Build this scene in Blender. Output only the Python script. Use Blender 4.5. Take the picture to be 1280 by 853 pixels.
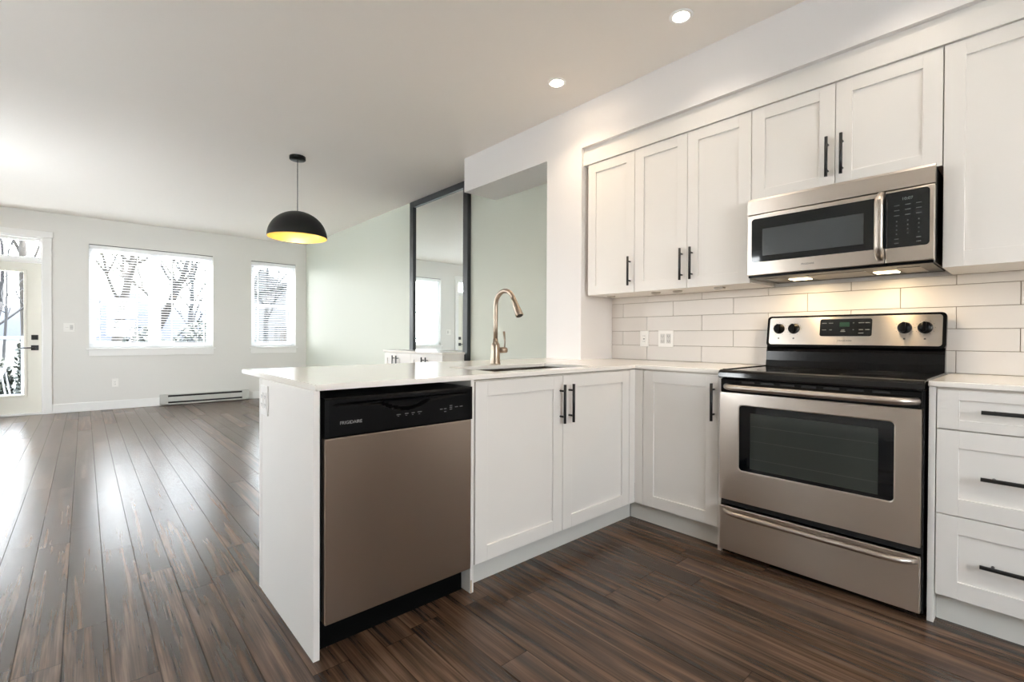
import bpy, bmesh, math, random
from math import sin, cos, pi, radians
from mathutils import Vector, Matrix

SC = bpy.context.scene
COL = SC.collection
for _o in list(bpy.data.objects):
    bpy.data.objects.remove(_o)

# ------------------------------------------------------------------ camera
F_PX, YAW, PITCH, ROLL, CAM_H = 596.19, 0.7311, -0.0079, 0.0045, 1.0728
fw = Vector((sin(YAW) * cos(PITCH), cos(YAW) * cos(PITCH), sin(PITCH)))
rt = Vector((cos(YAW), -sin(YAW), 0))
up = rt.cross(fw)
rt2 = rt * cos(ROLL) + up * sin(ROLL)
up2 = up * cos(ROLL) - rt * sin(ROLL)
cam = bpy.data.cameras.new('camera')
cam.sensor_width = 36
cam.sensor_fit = 'HORIZONTAL'
cam.lens = 36 * F_PX / 1280
cam.clip_start = 0.02
cam.clip_end = 800
camo = bpy.data.objects.new('camera', cam)
COL.objects.link(camo)
M = Matrix((rt2, up2, -fw)).transposed().to_4x4()
M.translation = Vector((0, 0, CAM_H))
camo.matrix_world = M
SC.camera = camo

# ------------------------------------------------------------------ exposure, world, sun, lights
SC.view_settings.view_transform = 'Standard'
SC.view_settings.look = 'None'
SC.view_settings.gamma = 1
SC.view_settings.use_curve_mapping = False
SC.view_settings.exposure = 0.50
SC.cycles.use_denoising = True
SC.cycles.max_bounces = 14
SC.cycles.diffuse_bounces = 8
SC.cycles.glossy_bounces = 6
SC.cycles.transmission_bounces = 8
SC.cycles.transparent_max_bounces = 16
SC.cycles.sample_clamp_indirect = 6
SC.cycles.caustics_reflective = False
SC.cycles.caustics_refractive = False

SKY_STRENGTH = 15.0
SUN_STRENGTH = 44.0
CAN_POWER = 3.0
w = bpy.data.worlds.new('sky')
SC.world = w
w.use_nodes = True
nt = w.node_tree
nt.nodes.clear()
wo = nt.nodes.new('ShaderNodeOutputWorld')
bg = nt.nodes.new('ShaderNodeBackground')
tc = nt.nodes.new('ShaderNodeTexCoord')
sx = nt.nodes.new('ShaderNodeSeparateXYZ')
rp = nt.nodes.new('ShaderNodeValToRGB')
rp.color_ramp.elements[0].position = 0.45
rp.color_ramp.elements[0].color = (0.60, 0.62, 0.60, 1)
rp.color_ramp.elements[1].position = 0.75
rp.color_ramp.elements[1].color = (0.80, 0.88, 1.0, 1)
e = rp.color_ramp.elements.new(0.52)
e.color = (0.98, 0.955, 0.97, 1)
mp = nt.nodes.new('ShaderNodeMapRange')
mp.inputs['From Min'].default_value = -1
mp.inputs['From Max'].default_value = 1
nt.links.new(tc.outputs['Generated'], sx.inputs[0])
nt.links.new(sx.outputs['Z'], mp.inputs['Value'])
nt.links.new(mp.outputs[0], rp.inputs[0])
nt.links.new(rp.outputs[0], bg.inputs['Color'])
bg.inputs['Strength'].default_value = SKY_STRENGTH
nt.links.new(bg.outputs[0], wo.inputs['Surface'])

sun = bpy.data.lights.new('sun', 'SUN')
sun.energy = SUN_STRENGTH
sun.angle = radians(2)
sun.color = (1, 0.93, 0.91)
suno = bpy.data.objects.new('sun', sun)
suno.rotation_euler = Vector((-0.35, 0.06, -0.93)).to_track_quat('-Z', 'Y').to_euler()
COL.objects.link(suno)


def portal(name, c, sx_, sy_, d):
    l = bpy.data.lights.new(name, 'AREA')
    l.shape = 'RECTANGLE'
    l.size, l.size_y = sx_, sy_
    l.cycles.is_portal = True
    o = bpy.data.objects.new(name, l)
    o.location = c
    o.rotation_euler = Vector(d).to_track_quat('-Z', 'Y').to_euler()
    COL.objects.link(o)


# ------------------------------------------------------------------ geometry helpers
class MB:
    """collects shapes (world coordinates) that become ONE mesh object"""

    def __init__(self):
        self.bm = bmesh.new()
        self.smooth = False

    def box(self, x0, x1, y0, y1, z0, z1, bev=0.0, seg=2, mi=0):
        x0, x1 = min(x0, x1), max(x0, x1)
        y0, y1 = min(y0, y1), max(y0, y1)
        z0, z1 = min(z0, z1), max(z0, z1)
        r = bmesh.ops.create_cube(self.bm, size=1.0)
        vs = r['verts']
        for v in vs:
            v.co = Vector((x0 + (v.co.x + .5) * (x1 - x0), y0 + (v.co.y + .5) * (y1 - y0), z0 + (v.co.z + .5) * (z1 - z0)))
        fs = {f for v in vs for f in v.link_faces}
        for f in fs:
            f.material_index = mi
        if bev > 0:
            es = list({e for v in vs for e in v.link_edges})
            bev = min(bev, .45 * min(x1 - x0, y1 - y0, z1 - z0))
            bmesh.ops.bevel(self.bm, geom=es, offset=bev, segments=seg, affect='EDGES', profile=.5, clamp_overlap=True)
        return self

    def quad(self, pts, mi=0):
        vs = [self.bm.verts.new(p) for p in pts]
        f = self.bm.faces.new(vs)
        f.material_index = mi
        return self

    def prism(self, pts2, ax, a0, a1, mi=0, bev=0):
        """extrude a 2-D outline along axis ax; pts2 in the other two axes (cyclic order x,y,z without ax)"""
        def P(p, a):
            if ax == 'x':
                return (a, p[0], p[1])
            if ax == 'y':
                return (p[0], a, p[1])
            return (p[0], p[1], a)
        A = [self.bm.verts.new(P(p, a0)) for p in pts2]
        B = [self.bm.verts.new(P(p, a1)) for p in pts2]
        n = len(pts2)
        fs = [self.bm.faces.new(A), self.bm.faces.new(B[::-1])]
        for i in range(n):
            fs.append(self.bm.faces.new((A[i], B[i], B[(i + 1) % n], A[(i + 1) % n])))
        for f in fs:
            f.material_index = mi
        bmesh.ops.recalc_face_normals(self.bm, faces=fs)
        if bev:
            es = list({e for f in fs[:2] for e in f.edges})
            bmesh.ops.bevel(self.bm, geom=es, offset=bev, segments=2, affect='EDGES', clamp_overlap=True)
        return self

    def tube(self, pts, r, n=12, caps=True, mi=0, flat=None):
        """round tube along pts; r number or list; flat=(axis vector, factor) squashes the section"""
        pts = [Vector(p) for p in pts]
        if not isinstance(r, (list, tuple)):
            r = [r] * len(pts)
        rings = []
        t0 = (pts[1] - pts[0]).normalized()
        ref = Vector((0, 0, 1)) if abs(t0.z) < .9 else Vector((1, 0, 0))
        u = t0.cross(ref).normalized()
        for i, p in enumerate(pts):
            if i == 0:
                t = t0
            elif i == len(pts) - 1:
                t = (pts[i] - pts[i - 1]).normalized()
            else:
                t = ((pts[i + 1] - p).normalized() + (p - pts[i - 1]).normalized()).normalized()
            u = (u - t * u.dot(t)).normalized()
            v = t.cross(u)
            ring = []
            for k in range(n):
                a = 2 * pi * k / n
                off = u * cos(a) * r[i] + v * sin(a) * r[i]
                if flat:
                    fa = Vector(flat[0])
                    off = off + fa * (off.dot(fa) * (flat[1] - 1))
                ring.append(self.bm.verts.new(p + off))
            rings.append(ring)
        for a, b in zip(rings, rings[1:]):
            for k in range(n):
                f = self.bm.faces.new((a[k], a[(k + 1) % n], b[(k + 1) % n], b[k]))
                f.smooth = True
                f.material_index = mi
        if caps:
            f1 = self.bm.faces.new(rings[0][::-1])
            f2 = self.bm.faces.new(rings[-1])
            f1.material_index = f2.material_index = mi
        return self

    def lathe(self, prof, c, axis=(0, 0, 1), n=40, mi=0, closed=False):
        """revolve (radius, height) profile about axis through c"""
        q = Vector((0, 0, 1)).rotation_difference(Vector(axis))
        c = Vector(c)
        rings = []
        for (rr, h) in prof:
            if rr < 1e-6:
                rings.append([self.bm.verts.new(c + q @ Vector((0, 0, h)))])
            else:
                rings.append([self.bm.verts.new(c + q @ Vector((rr * cos(2 * pi * k / n), rr * sin(2 * pi * k / n), h))) for k in range(n)])
        for a, b in zip(rings, rings[1:]):
            for k in range(n):
                k2 = (k + 1) % n
                if len(a) == 1 and len(b) == 1:
                    continue
                if len(a) == 1:
                    f = self.bm.faces.new((a[0], b[k2], b[k]))
                elif len(b) == 1:
                    f = self.bm.faces.new((a[k], a[k2], b[0]))
                else:
                    f = self.bm.faces.new((a[k], a[k2], b[k2], b[k]))
                f.smooth = True
                f.material_index = mi
        return self

    def build(self, name, mat, parent=None, smooth=False, recalc=True):
        me = bpy.data.meshes.new(name)
        if recalc:
            bmesh.ops.recalc_face_normals(self.bm, faces=self.bm.faces[:])
        org = Vector((0, 0, 0))
        p = parent
        while p is not None:
            org += p.location
            p = p.parent
        if org.length > 0:
            bmesh.ops.translate(self.bm, verts=self.bm.verts[:], vec=-org)
        self.bm.to_mesh(me)
        self.bm.free()
        for m in (mat if isinstance(mat, (list, tuple)) else [mat]):
            me.materials.append(m)
        if smooth:
            for pl in me.polygons:
                pl.use_smooth = True
        o = bpy.data.objects.new(name, me)
        COL.objects.link(o)
        if parent is not None:
            o.parent = parent
        return o


def recenter(o):
    """put a one-mesh thing's origin at the centre of its base"""
    me = o.data
    xs = [v.co.x for v in me.vertices]
    ys = [v.co.y for v in me.vertices]
    zs = [v.co.z for v in me.vertices]
    c = Vector(((min(xs) + max(xs)) / 2, (min(ys) + max(ys)) / 2, min(zs)))
    me.transform(Matrix.Translation(-c))
    o.location = c
    return o


def thing(name, label, cat, loc, group=None):
    o = bpy.data.objects.new(name, None)
    o.empty_display_size = .1
    o.location = loc
    COL.objects.link(o)
    return tag(o, label, cat, group)


def tag(o, label, cat, group=None, kind=None):
    o['label'] = label
    o['category'] = cat
    if group:
        o['group'] = group
    if kind:
        o['kind'] = kind
    return o


def struct(o, label=None, cat=None):
    o['kind'] = 'structure'
    if label:
        o['label'] = label
        o['category'] = cat
    return o


def rrect(u0, u1, v0, v1, r, n=6, corners=(1, 1, 1, 1)):
    """rounded rectangle outline; corners order: (u0v0, u1v0, u1v1, u0v1)"""
    out = []
    cs = [(u0, v0, pi, 1, 1), (u1, v0, 1.5 * pi, -1, 1), (u1, v1, 0, -1, -1), (u0, v1, .5 * pi, 1, -1)]
    for (u, v, a0, su, sv), on in zip(cs, corners):
        if not on:
            out.append((u, v))
            continue
        cu, cv = u + su * r, v + sv * r
        for k in range(n + 1):
            a = a0 + (pi / 2) * k / n
            out.append((cu + r * cos(a), cv + r * sin(a)))
    return out


def text_mesh(name, s, size, pos, right, upv, mat, parent, ext=.0006, align='CENTER'):
    cu = bpy.data.curves.new(name, 'FONT')
    cu.body = s
    cu.size = size
    cu.extrude = ext
    cu.align_x = align
    cu.align_y = 'CENTER'
    tmp = bpy.data.objects.new(name, cu)
    COL.objects.link(tmp)
    dg = bpy.context.evaluated_depsgraph_get()
    dg.update()
    me = bpy.data.meshes.new_from_object(tmp.evaluated_get(dg))
    bpy.data.objects.remove(tmp)
    bpy.data.curves.remove(cu)
    right, upv = Vector(right).normalized(), Vector(upv).normalized()
    nrm = right.cross(upv)
    m = Matrix((right, upv, nrm)).transposed().to_4x4()
    org = Vector((0, 0, 0))
    p = parent
    while p is not None:
        org += p.location
        p = p.parent
    m.translation = Vector(pos) - org
    me.transform(m)
    me.materials.clear()
    me.materials.append(mat)
    o = bpy.data.objects.new(name, me)
    COL.objects.link(o)
    o.parent = parent
    return o


# ------------------------------------------------------------------ materials
MATS = {}


def srgb(r, g, b):
    f = lambda c: (c / 255 / 12.92) if c <= 10 else ((c / 255 + .055) / 1.055) ** 2.4
    return (f(r), f(g), f(b), 1)


def mat(name, col=(.8, .8, .8, 1), rough=.5, metal=0., spec=.5, noise=0., nscale=30., bump=0., bscale=200., aniso=0., emit=None, estr=0., coat=0., stretch=None):
    m = bpy.data.materials.new(name)
    m.use_nodes = True
    n = m.node_tree
    b = n.nodes['Principled BSDF']
    b.inputs['Base Color'].default_value = col
    b.inputs['Roughness'].default_value = rough
    b.inputs['Metallic'].default_value = metal
    b.inputs['Specular IOR Level'].default_value = spec
    b.inputs['Coat Weight'].default_value = coat
    if emit:
        b.inputs['Emission Color'].default_value = emit
        b.inputs['Emission Strength'].default_value = estr
    t = n.nodes.new('ShaderNodeTexCoord')
    src = t.outputs['Object']
    if stretch:
        mpn = n.nodes.new('ShaderNodeMapping')
        mpn.inputs['Scale'].default_value = stretch
        n.links.new(src, mpn.inputs[0])
        src = mpn.outputs[0]
    if noise > 0:
        nz = n.nodes.new('ShaderNodeTexNoise')
        nz.inputs['Scale'].default_value = nscale
        nz.inputs['Detail'].default_value = 4
        n.links.new(src, nz.inputs['Vector'])
        mx = n.nodes.new('ShaderNodeMix')
        mx.data_type = 'RGBA'
        mx.inputs['A'].default_value = tuple(c * (1 - noise) for c in col[:3]) + (1,)
        mx.inputs['B'].default_value = tuple(min(1, c * (1 + noise)) for c in col[:3]) + (1,)
        n.links.new(nz.outputs['Fac'], mx.inputs['Factor'])
        n.links.new(mx.outputs['Result'], b.inputs['Base Color'])
    if bump > 0:
        nb = n.nodes.new('ShaderNodeTexNoise')
        nb.inputs['Scale'].default_value = bscale
        n.links.new(src, nb.inputs['Vector'])
        bp_ = n.nodes.new('ShaderNodeBump')
        bp_.inputs['Strength'].default_value = bump
        bp_.inputs['Distance'].default_value = .002
        n.links.new(nb.outputs['Fac'], bp_.inputs['Height'])
        n.links.new(bp_.outputs[0], b.inputs['Normal'])
    MATS[name] = m
    return m


def steel(name, col, rough, stretch, var=.08, brush=(0, 0, 1)):
    """brushed stainless: streaks stretched along one axis in roughness and tint"""
    m = mat(name, col, rough, 1.0)
    n = m.node_tree
    b = n.nodes['Principled BSDF']
    b.inputs['Anisotropic'].default_value = .75
    tg = n.nodes.new('ShaderNodeCombineXYZ')
    for i_ in range(3):
        tg.inputs[i_].default_value = brush[i_]
    n.links.new(tg.outputs[0], b.inputs['Tangent'])
    t = n.nodes.new('ShaderNodeTexCoord')
    mp_ = n.nodes.new('ShaderNodeMapping')
    mp_.inputs['Scale'].default_value = stretch
    nz = n.nodes.new('ShaderNodeTexNoise')
    nz.inputs['Scale'].default_value = 1.0
    nz.inputs['Detail'].default_value = 6
    mr = n.nodes.new('ShaderNodeMapRange')
    mr.inputs['To Min'].default_value = rough - var
    mr.inputs['To Max'].default_value = rough + var
    n.links.new(t.outputs['Object'], mp_.inputs[0])
    n.links.new(mp_.outputs[0], nz.inputs['Vector'])
    n.links.new(nz.outputs['Fac'], mr.inputs['Value'])
    n.links.new(mr.outputs[0], b.inputs['Roughness'])
    return m


WALL = mat('wall_paint', srgb(226, 224, 220), .55, spec=.3, bump=.08, bscale=260)
SAGE = mat('sage_wall_paint', srgb(199, 202, 190), .5, spec=.35, bump=.08, bscale=260)
SOFF = mat('soffit_paint', srgb(230, 227, 226), .45, spec=.35, bump=.05, bscale=260)
CEIL = mat('ceiling_paint', srgb(246, 240, 233), .8, spec=.2, bump=.12, bscale=330)
TRIM = mat('trim_paint', srgb(241, 240, 238), .35, spec=.45)
DOORP = mat('door_paint', srgb(240, 238, 228), .3, spec=.45)
CAB = mat('cabinet_paint', srgb(229, 225, 220), .38, spec=.45, noise=.012, nscale=6)
CABIN = mat('cabinet_carcass', srgb(214, 208, 200), .5)
QUARTZ = mat('quartz', srgb(238, 233, 226), .12, spec=.5, noise=.02, nscale=160)
BLACKM = mat('black_handle_metal', srgb(20, 20, 21), .38, metal=.0, spec=.5)
BLACKP = mat('black_plastic', srgb(4, 4, 5), .32, spec=.16)
KICKB = mat('matte_black_kick', srgb(4, 4, 4), .7, spec=.08)
BLACKE = mat('black_enamel', srgb(4, 4, 5), .16, spec=.3)
BLACKG = mat('black_glass', srgb(14, 17, 20), .04, spec=.6)
COOKG = mat('ceramic_cooktop_glass', srgb(12, 12, 13), .07, spec=.6)
OVENW = mat('oven_window_glass', srgb(52, 56, 53), .05, spec=.6)
MWW = mat('microwave_window_mesh', srgb(70, 74, 76), .12, spec=.5)
ST_V = steel('brushed_steel_dishwasher', srgb(176, 161, 148), .28, (3, 500, 500), .007, (0, 0, 1))
ST_H = steel('brushed_steel_horizontal', srgb(218, 208, 198), .32, (500, 2, 500), .01)
ST_PLAIN = mat('satin_nickel', srgb(158, 143, 128), .30, metal=1.)
ST_HAND = mat('steel_handle', srgb(190, 180, 170), .34, metal=1.)
SINKM = mat('sink_steel', srgb(180, 174, 166), .22, metal=1.)
MIRROR = mat('mirror_silver', (.90, .94, .92, 1), .005, metal=1.)
MFRAME = mat('mirror_frame_black', srgb(40, 43, 47), .35, spec=.5)
PLATE = mat('white_plastic', srgb(240, 238, 234), .3)
PLATEG = mat('grey_plastic', srgb(205, 203, 200), .35)
SLOT = mat('outlet_slot', srgb(60, 58, 56), .5)
MARK = mat('grey_print', srgb(105, 107, 107), .5)
MARKD = mat('dark_print', srgb(90, 86, 82), .5)
LOGO = mat('silver_print', srgb(190, 190, 190), .3, metal=.6)
GREEND = mat('display_digits', srgb(30, 52, 40), .2, emit=(.10, .35, .2, 1), estr=.03)
TOEK = mat('toe_kick_paint', srgb(214, 212, 206), .45)
BLIND = mat('blind_slat', srgb(246, 247, 250), .45)
_n = BLIND.node_tree
_t = _n.nodes.new('ShaderNodeBsdfTranslucent')
_t.inputs[0].default_value = srgb(250, 248, 240)
_m = _n.nodes.new('ShaderNodeMixShader')
_m.inputs[0].default_value = .28
_n.links.new(_n.nodes['Principled BSDF'].outputs[0], _m.inputs[1])
_n.links.new(_t.outputs[0], _m.inputs[2])
_n.links.new(_m.outputs[0], _n.nodes['Material Output'].inputs['Surface'])
VINYL = mat('window_vinyl', srgb(248, 248, 250), .35)
HEAT = mat('heater_enamel', srgb(196, 195, 190), .4)
DARK = mat('dark_slot', srgb(28, 27, 26), .7)
SHADE = mat('pendant_black', srgb(13, 13, 14), .5, spec=.25)
GOLD = mat('pendant_gold_leaf', srgb(232, 198, 116), .42, metal=.75, noise=.06, nscale=40)
GROUT = mat('grout', srgb(150, 138, 126), .8)
TILE = mat('tile_glaze', srgb(218, 213, 208), .34, spec=.4)
LENSW = mat('warm_can_light_lens', (1, 1, 1, 1), .4, emit=(1, .80, .58, 1), estr=80)
LENS = mat('can_light_lens', (1, 1, 1, 1), .4, emit=(1, .88, .72, 1), estr=14)
MWLENS = mat('microwave_lamp_lens', (1, 1, 1, 1), .4, emit=(1, .78, .48, 1), estr=5)
BULB = mat('bulb_glow', (1, 1, 1, 1), .4, emit=(1, .85, .6, 1), estr=6)
PUCK = mat('puck_ring', srgb(176, 170, 162), .35, metal=.6)
FILT = mat('filter_mesh', srgb(120, 116, 112), .4, metal=.7)
BODYD = mat('appliance_side', srgb(26, 25, 25), .45)

# thin clear glass: straight-through with a fresnel reflection
GLASS = bpy.data.materials.new('window_glass')
GLASS.use_nodes = True
g = GLASS.node_tree
g.nodes.clear()
go = g.nodes.new('ShaderNodeOutputMaterial')
gt = g.nodes.new('ShaderNodeBsdfTransparent')
gt.inputs[0].default_value = (.95, .97, .96, 1)
gg = g.nodes.new('ShaderNodeBsdfGlossy')
gg.inputs['Roughness'].default_value = 0.0
gm = g.nodes.new('ShaderNodeMixShader')
gf = g.nodes.new('ShaderNodeLayerWeight')      # same reflection from both faces of the pane
gf.inputs['Blend'].default_value = .5
gp = g.nodes.new('ShaderNodeMath')
gp.operation = 'POWER'
gp.inputs[1].default_value = 4.0
ga = g.nodes.new('ShaderNodeMath')
ga.operation = 'MULTIPLY_ADD'
ga.inputs[1].default_value = .60
ga.inputs[2].default_value = .025
g.links.new(gf.outputs['Facing'], gp.inputs[0])
g.links.new(gp.outputs[0], ga.inputs[0])
g.links.new(ga.outputs[0], gm.inputs[0])
g.links.new(gt.outputs[0], gm.inputs[1])
g.links.new(gg.outputs[0], gm.inputs[2])
g.links.new(gm.outputs[0], go.inputs[0])


def wood_floor():
    m = bpy.data.materials.new('walnut_plank_floor')
    m.use_nodes = True
    n = m.node_tree
    b = n.nodes['Principled BSDF']
    N = n.nodes.new
    L = n.links.new
    t = N('ShaderNodeTexCoord')
    s = N('ShaderNodeSeparateXYZ')
    L(t.outputs['Object'], s.inputs[0])

    def math_(op, a, b_=None, c=None):
        k = N('ShaderNodeMath')
        k.operation = op
        for i, v in enumerate((a, b_, c)):
            if v is None:
                continue
            if isinstance(v, (int, float)):
                k.inputs[i].default_value = v
            else:
                L(v, k.inputs[i])
        return k.outputs[0]
    PW, PL = .1183, 1.22
    u = math_('DIVIDE', math_('ADD', s.outputs['X'], .175), PW)
    col = math_('FLOOR', u)
    fu = math_('FRACT', u)
    wn = N('ShaderNodeTexWhiteNoise')
    wn.noise_dimensions = '1D'
    L(col, wn.inputs['W'])
    v = math_('ADD', math_('DIVIDE', s.outputs['Y'], PL), math_('MULTIPLY', wn.outputs['Value'], 7.3))
    row = math_('FLOOR', v)
    fv = math_('FRACT', v)
    cv = N('ShaderNodeCombineXYZ')
    L(col, cv.inputs[0])
    L(row, cv.inputs[1])
    wn2 = N('ShaderNodeTexWhiteNoise')
    wn2.noise_dimensions = '3D'
    L(cv.outputs[0], wn2.inputs['Vector'])
    # grain coordinates, shifted per plank
    gx = math_('ADD', math_('MULTIPLY', s.outputs['X'], 1.0), math_('MULTIPLY', wn2.outputs['Value'], 37.0))
    gc = N('ShaderNodeCombineXYZ')
    L(gx, gc.inputs[0])
    L(math_('ADD', s.outputs['Y'], math_('MULTIPLY', wn2.outputs['Value'], 11.0)), gc.inputs[1])
    mp1 = N('ShaderNodeMapping')
    mp1.inputs['Scale'].default_value = (30, 1.3, 1)
    L(gc.outputs[0], mp1.inputs[0])
    n1 = N('ShaderNodeTexNoise')
    n1.inputs['Scale'].default_value = 1
    n1.inputs['Detail'].default_value = 4
    n1.inputs['Roughness'].default_value = .52
    n1.inputs['Distortion'].default_value = .35
    L(mp1.outputs[0], n1.inputs['Vector'])
    mp2 = N('ShaderNodeMapping')
    mp2.inputs['Scale'].default_value = (170, 3.5, 1)
    L(gc.outputs[0], mp2.inputs[0])
    n2 = N('ShaderNodeTexNoise')
    n2.inputs['Scale'].default_value = 1
    n2.inputs['Detail'].default_value = 3
    L(mp2.outputs[0], n2.inputs['Vector'])
    fac = math_('ADD', math_('MULTIPLY', n1.outputs['Fac'], .74), math_('MULTIPLY', n2.outputs['Fac'], .26))
    r = N('ShaderNodeValToRGB')
    cr = r.color_ramp
    cr.elements[0].position = .34
    cr.elements[0].color = srgb(44, 34, 28)
    cr.elements[1].position = .70
    cr.elements[1].color = srgb(112, 91, 75)
    for p_, c_ in ((.44, srgb(64, 49, 39)), (.52, srgb(84, 64, 50)), (.60, srgb(106, 83, 66))):
        e_ = cr.elements.new(p_)
        e_.color = c_
    L(fac, r.inputs[0])
    # plank tone
    tone = math_('ADD', math_('MULTIPLY', wn2.outputs['Value'], .35), .72)
    mxt = N('ShaderNodeMix')
    mxt.data_type = 'RGBA'
    mxt.blend_type = 'MULTIPLY'
    mxt.inputs['Factor'].default_value = 1
    cc = N('ShaderNodeCombineColor')
    for i in range(3):
        L(tone, cc.inputs[i])
    # slow drift between reddish and greyish brown along the boards
    mp3 = N('ShaderNodeMapping')
    mp3.inputs['Scale'].default_value = (22, .8, 1)
    L(gc.outputs[0], mp3.inputs[0])
    n3 = N('ShaderNodeTexNoise')
    n3.inputs['Scale'].default_value = 1
    n3.inputs['Detail'].default_value = 2
    L(mp3.outputs[0], n3.inputs['Vector'])
    hue = N('ShaderNodeValToRGB')
    hue.color_ramp.elements[0].position = .38
    hue.color_ramp.elements[0].color = (.95, .97, 1.01, 1)
    hue.color_ramp.elements[1].position = .62
    hue.color_ramp.elements[1].color = (1.04, .98, .92, 1)
    L(n3.outputs['Fac'], hue.inputs[0])
    mxh = N('ShaderNodeMix')
    mxh.data_type = 'RGBA'
    mxh.blend_type = 'MULTIPLY'
    mxh.inputs['Factor'].default_value = 1
    L(r.outputs[0], mxh.inputs['A'])
    L(hue.outputs[0], mxh.inputs['B'])
    L(mxh.outputs['Result'], mxt.inputs['A'])
    L(cc.outputs[0], mxt.inputs['B'])
    # seams
    du = math_('MULTIPLY', math_('MINIMUM', fu, math_('SUBTRACT', 1.0, fu)), PW)
    dv = math_('MULTIPLY', math_('MINIMUM', fv, math_('SUBTRACT', 1.0, fv)), PL)
    dd = math_('MINIMUM', du, math_('MULTIPLY', dv, 1.3))
    seam = N('ShaderNodeMapRange')
    seam.inputs['From Min'].default_value = .0010
    seam.inputs['From Max'].default_value = .0028
    L(dd, seam.inputs['Value'])
    mxs = N('ShaderNodeMix')
    mxs.data_type = 'RGBA'
    mxd = N('ShaderNodeMix')
    mxd.data_type = 'RGBA'
    mxd.blend_type = 'MULTIPLY'
    mxd.inputs['Factor'].default_value = 1
    mxd.inputs['B'].default_value = (.42, .42, .42, 1)
    L(mxt.outputs['Result'], mxd.inputs['A'])
    L(mxd.outputs['Result'], mxs.inputs['A'])
    L(seam.outputs[0], mxs.inputs['Factor'])
    L(mxt.outputs['Result'], mxs.inputs['B'])
    L(mxs.outputs['Result'], b.inputs['Base Color'])
    rr = math_('ADD', math_('MULTIPLY', wn2.outputs['Value'], .05), FLOOR_R)
    L(rr, b.inputs['Roughness'])
    L(math_('ADD', math_('MULTIPLY', seam.outputs[0], .40), .02), b.inputs['Specular IOR Level'])
    bpn = N('ShaderNodeBump')
    bpn.inputs['Strength'].default_value = .10
    bpn.inputs['Distance'].default_value = .0012
    hh = seam.outputs[0]
    L(hh, bpn.inputs['Height'])
    L(bpn.outputs[0], b.inputs['Normal'])
    return m


FLOOR_R = .23
FLOORM = wood_floor()

# ------------------------------------------------------------------ room shell
XL, XR, YB, YW, ZC = -1.75, 3.03, -2.6, 9.04, 2.742
WT = .16   # wall thickness
PY0, PY1, XS = 2.2195, 2.562, 2.6535   # pillar and soffit


def wall_y(name, y0, y1, x0, x1, z0, z1, holes, m):
    """a wall across x with rectangular openings, one clean mesh"""
    b = MB()
    xs = sorted({x0, x1} | {h[0] for h in holes} | {h[1] for h in holes})
    for a, c in zip(xs, xs[1:]):
        hs = sorted([h for h in holes if h[0] <= a + 1e-6 and h[1] >= c - 1e-6], key=lambda h: h[2])
        z = z0
        for h in hs:
            if h[2] > z + 1e-6:
                b.box(a, c, y0, y1, z, h[2])
            z = h[3]
        if z < z1 - 1e-6:
            b.box(a, c, y0, y1, z, z1)
    bmesh.ops.remove_doubles(b.bm, verts=b.bm.verts[:], dist=1e-5)
    return struct(b.build(name, m))


DX0, DX1 = -1.335, -.418      # door opening
W1 = (.05, 1.566, .885, 2.372)
W2 = (2.123, 2.85, .885, 2.362)
BW = (-.45, 1.4, .95, 2.35)     # unseen window behind the camera, added for extra daylight
LW = ((2.6, 3.55, .7, 2.3), (5.4, 6.95, .15, 2.35))   # unseen left-wall windows, added to bring in daylight (y0, y1, z0, z1)
struct(MB().box(XL - WT, XR + WT, YB - WT, YW + WT, -.12, 0).build('floor', FLOORM))
struct(MB().box(XL - WT, XR + WT, YB - WT, YW + WT, ZC, ZC + .12).build('ceiling', CEIL))
wall_y('wall_far', YW, YW + WT, XL, XR, 0, ZC, [(DX0, DX1, 0, 2.393), W1, W2], WALL)
wall_y('wall_back', YB - WT, YB, XL, XR, 0, ZC, [BW], WALL)
def wall_x(name, x0, x1, y0, y1, z0, z1, holes, m):
    b = MB()
    ys = sorted({y0, y1} | {h[0] for h in holes} | {h[1] for h in holes})
    for a, c in zip(ys, ys[1:]):
        z = z0
        for h in [h for h in holes if h[0] <= a + 1e-6 and h[1] >= c - 1e-6]:
            b.box(x0, x1, a, c, z, h[2])
            z = h[3]
        b.box(x0, x1, a, c, z, z1)
    bmesh.ops.remove_doubles(b.bm, verts=b.bm.verts[:], dist=1e-5)
    return struct(b.build(name, m))


wall_x('wall_left', XL - WT, XL, YB - WT, YW + WT, 0, ZC, LW, WALL)
struct(MB().box(XR, XR + WT, PY1 - .1, YW + WT, 0, ZC).build('wall_right', SAGE))
struct(MB().box(XR, XR + WT, YB - WT, PY1 - .1, 0, ZC).build('wall_kitchen', SOFF))
# soffit over the cabinets, running on as the header over the pass-through, and its pillar
struct(MB().box(XS, XR, YB, 3.636, 2.429, ZC).build('wall_soffit', SOFF))
struct(MB().box(XS, XR, PY0, PY1, 0, 2.429).build('wall_pillar', SOFF))
# baseboards
struct(MB().box(-.33, XR, YW - .014, YW, 0, .125, .004).build('baseboard_far', TRIM))
struct(MB().box(XR - .014, XR, 5.36, YW - .014, 0, .125, .004).build('baseboard_right', TRIM))
struct(MB().box(XL, XL + .014, YB, YW - .014, 0, .125, .004).build('baseboard_left', TRIM))
# door casing
b = MB()
b.box(-.418, -.327, YW - .02, YW, 0, 2.393, .003)
b.box(-1.426, -1.335, YW - .02, YW, 0, 2.393, .003)
b.box(-1.44, -.313, YW - .024, YW, 2.393, 2.475, .003)
struct(b.build('trim_1', TRIM))

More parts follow.
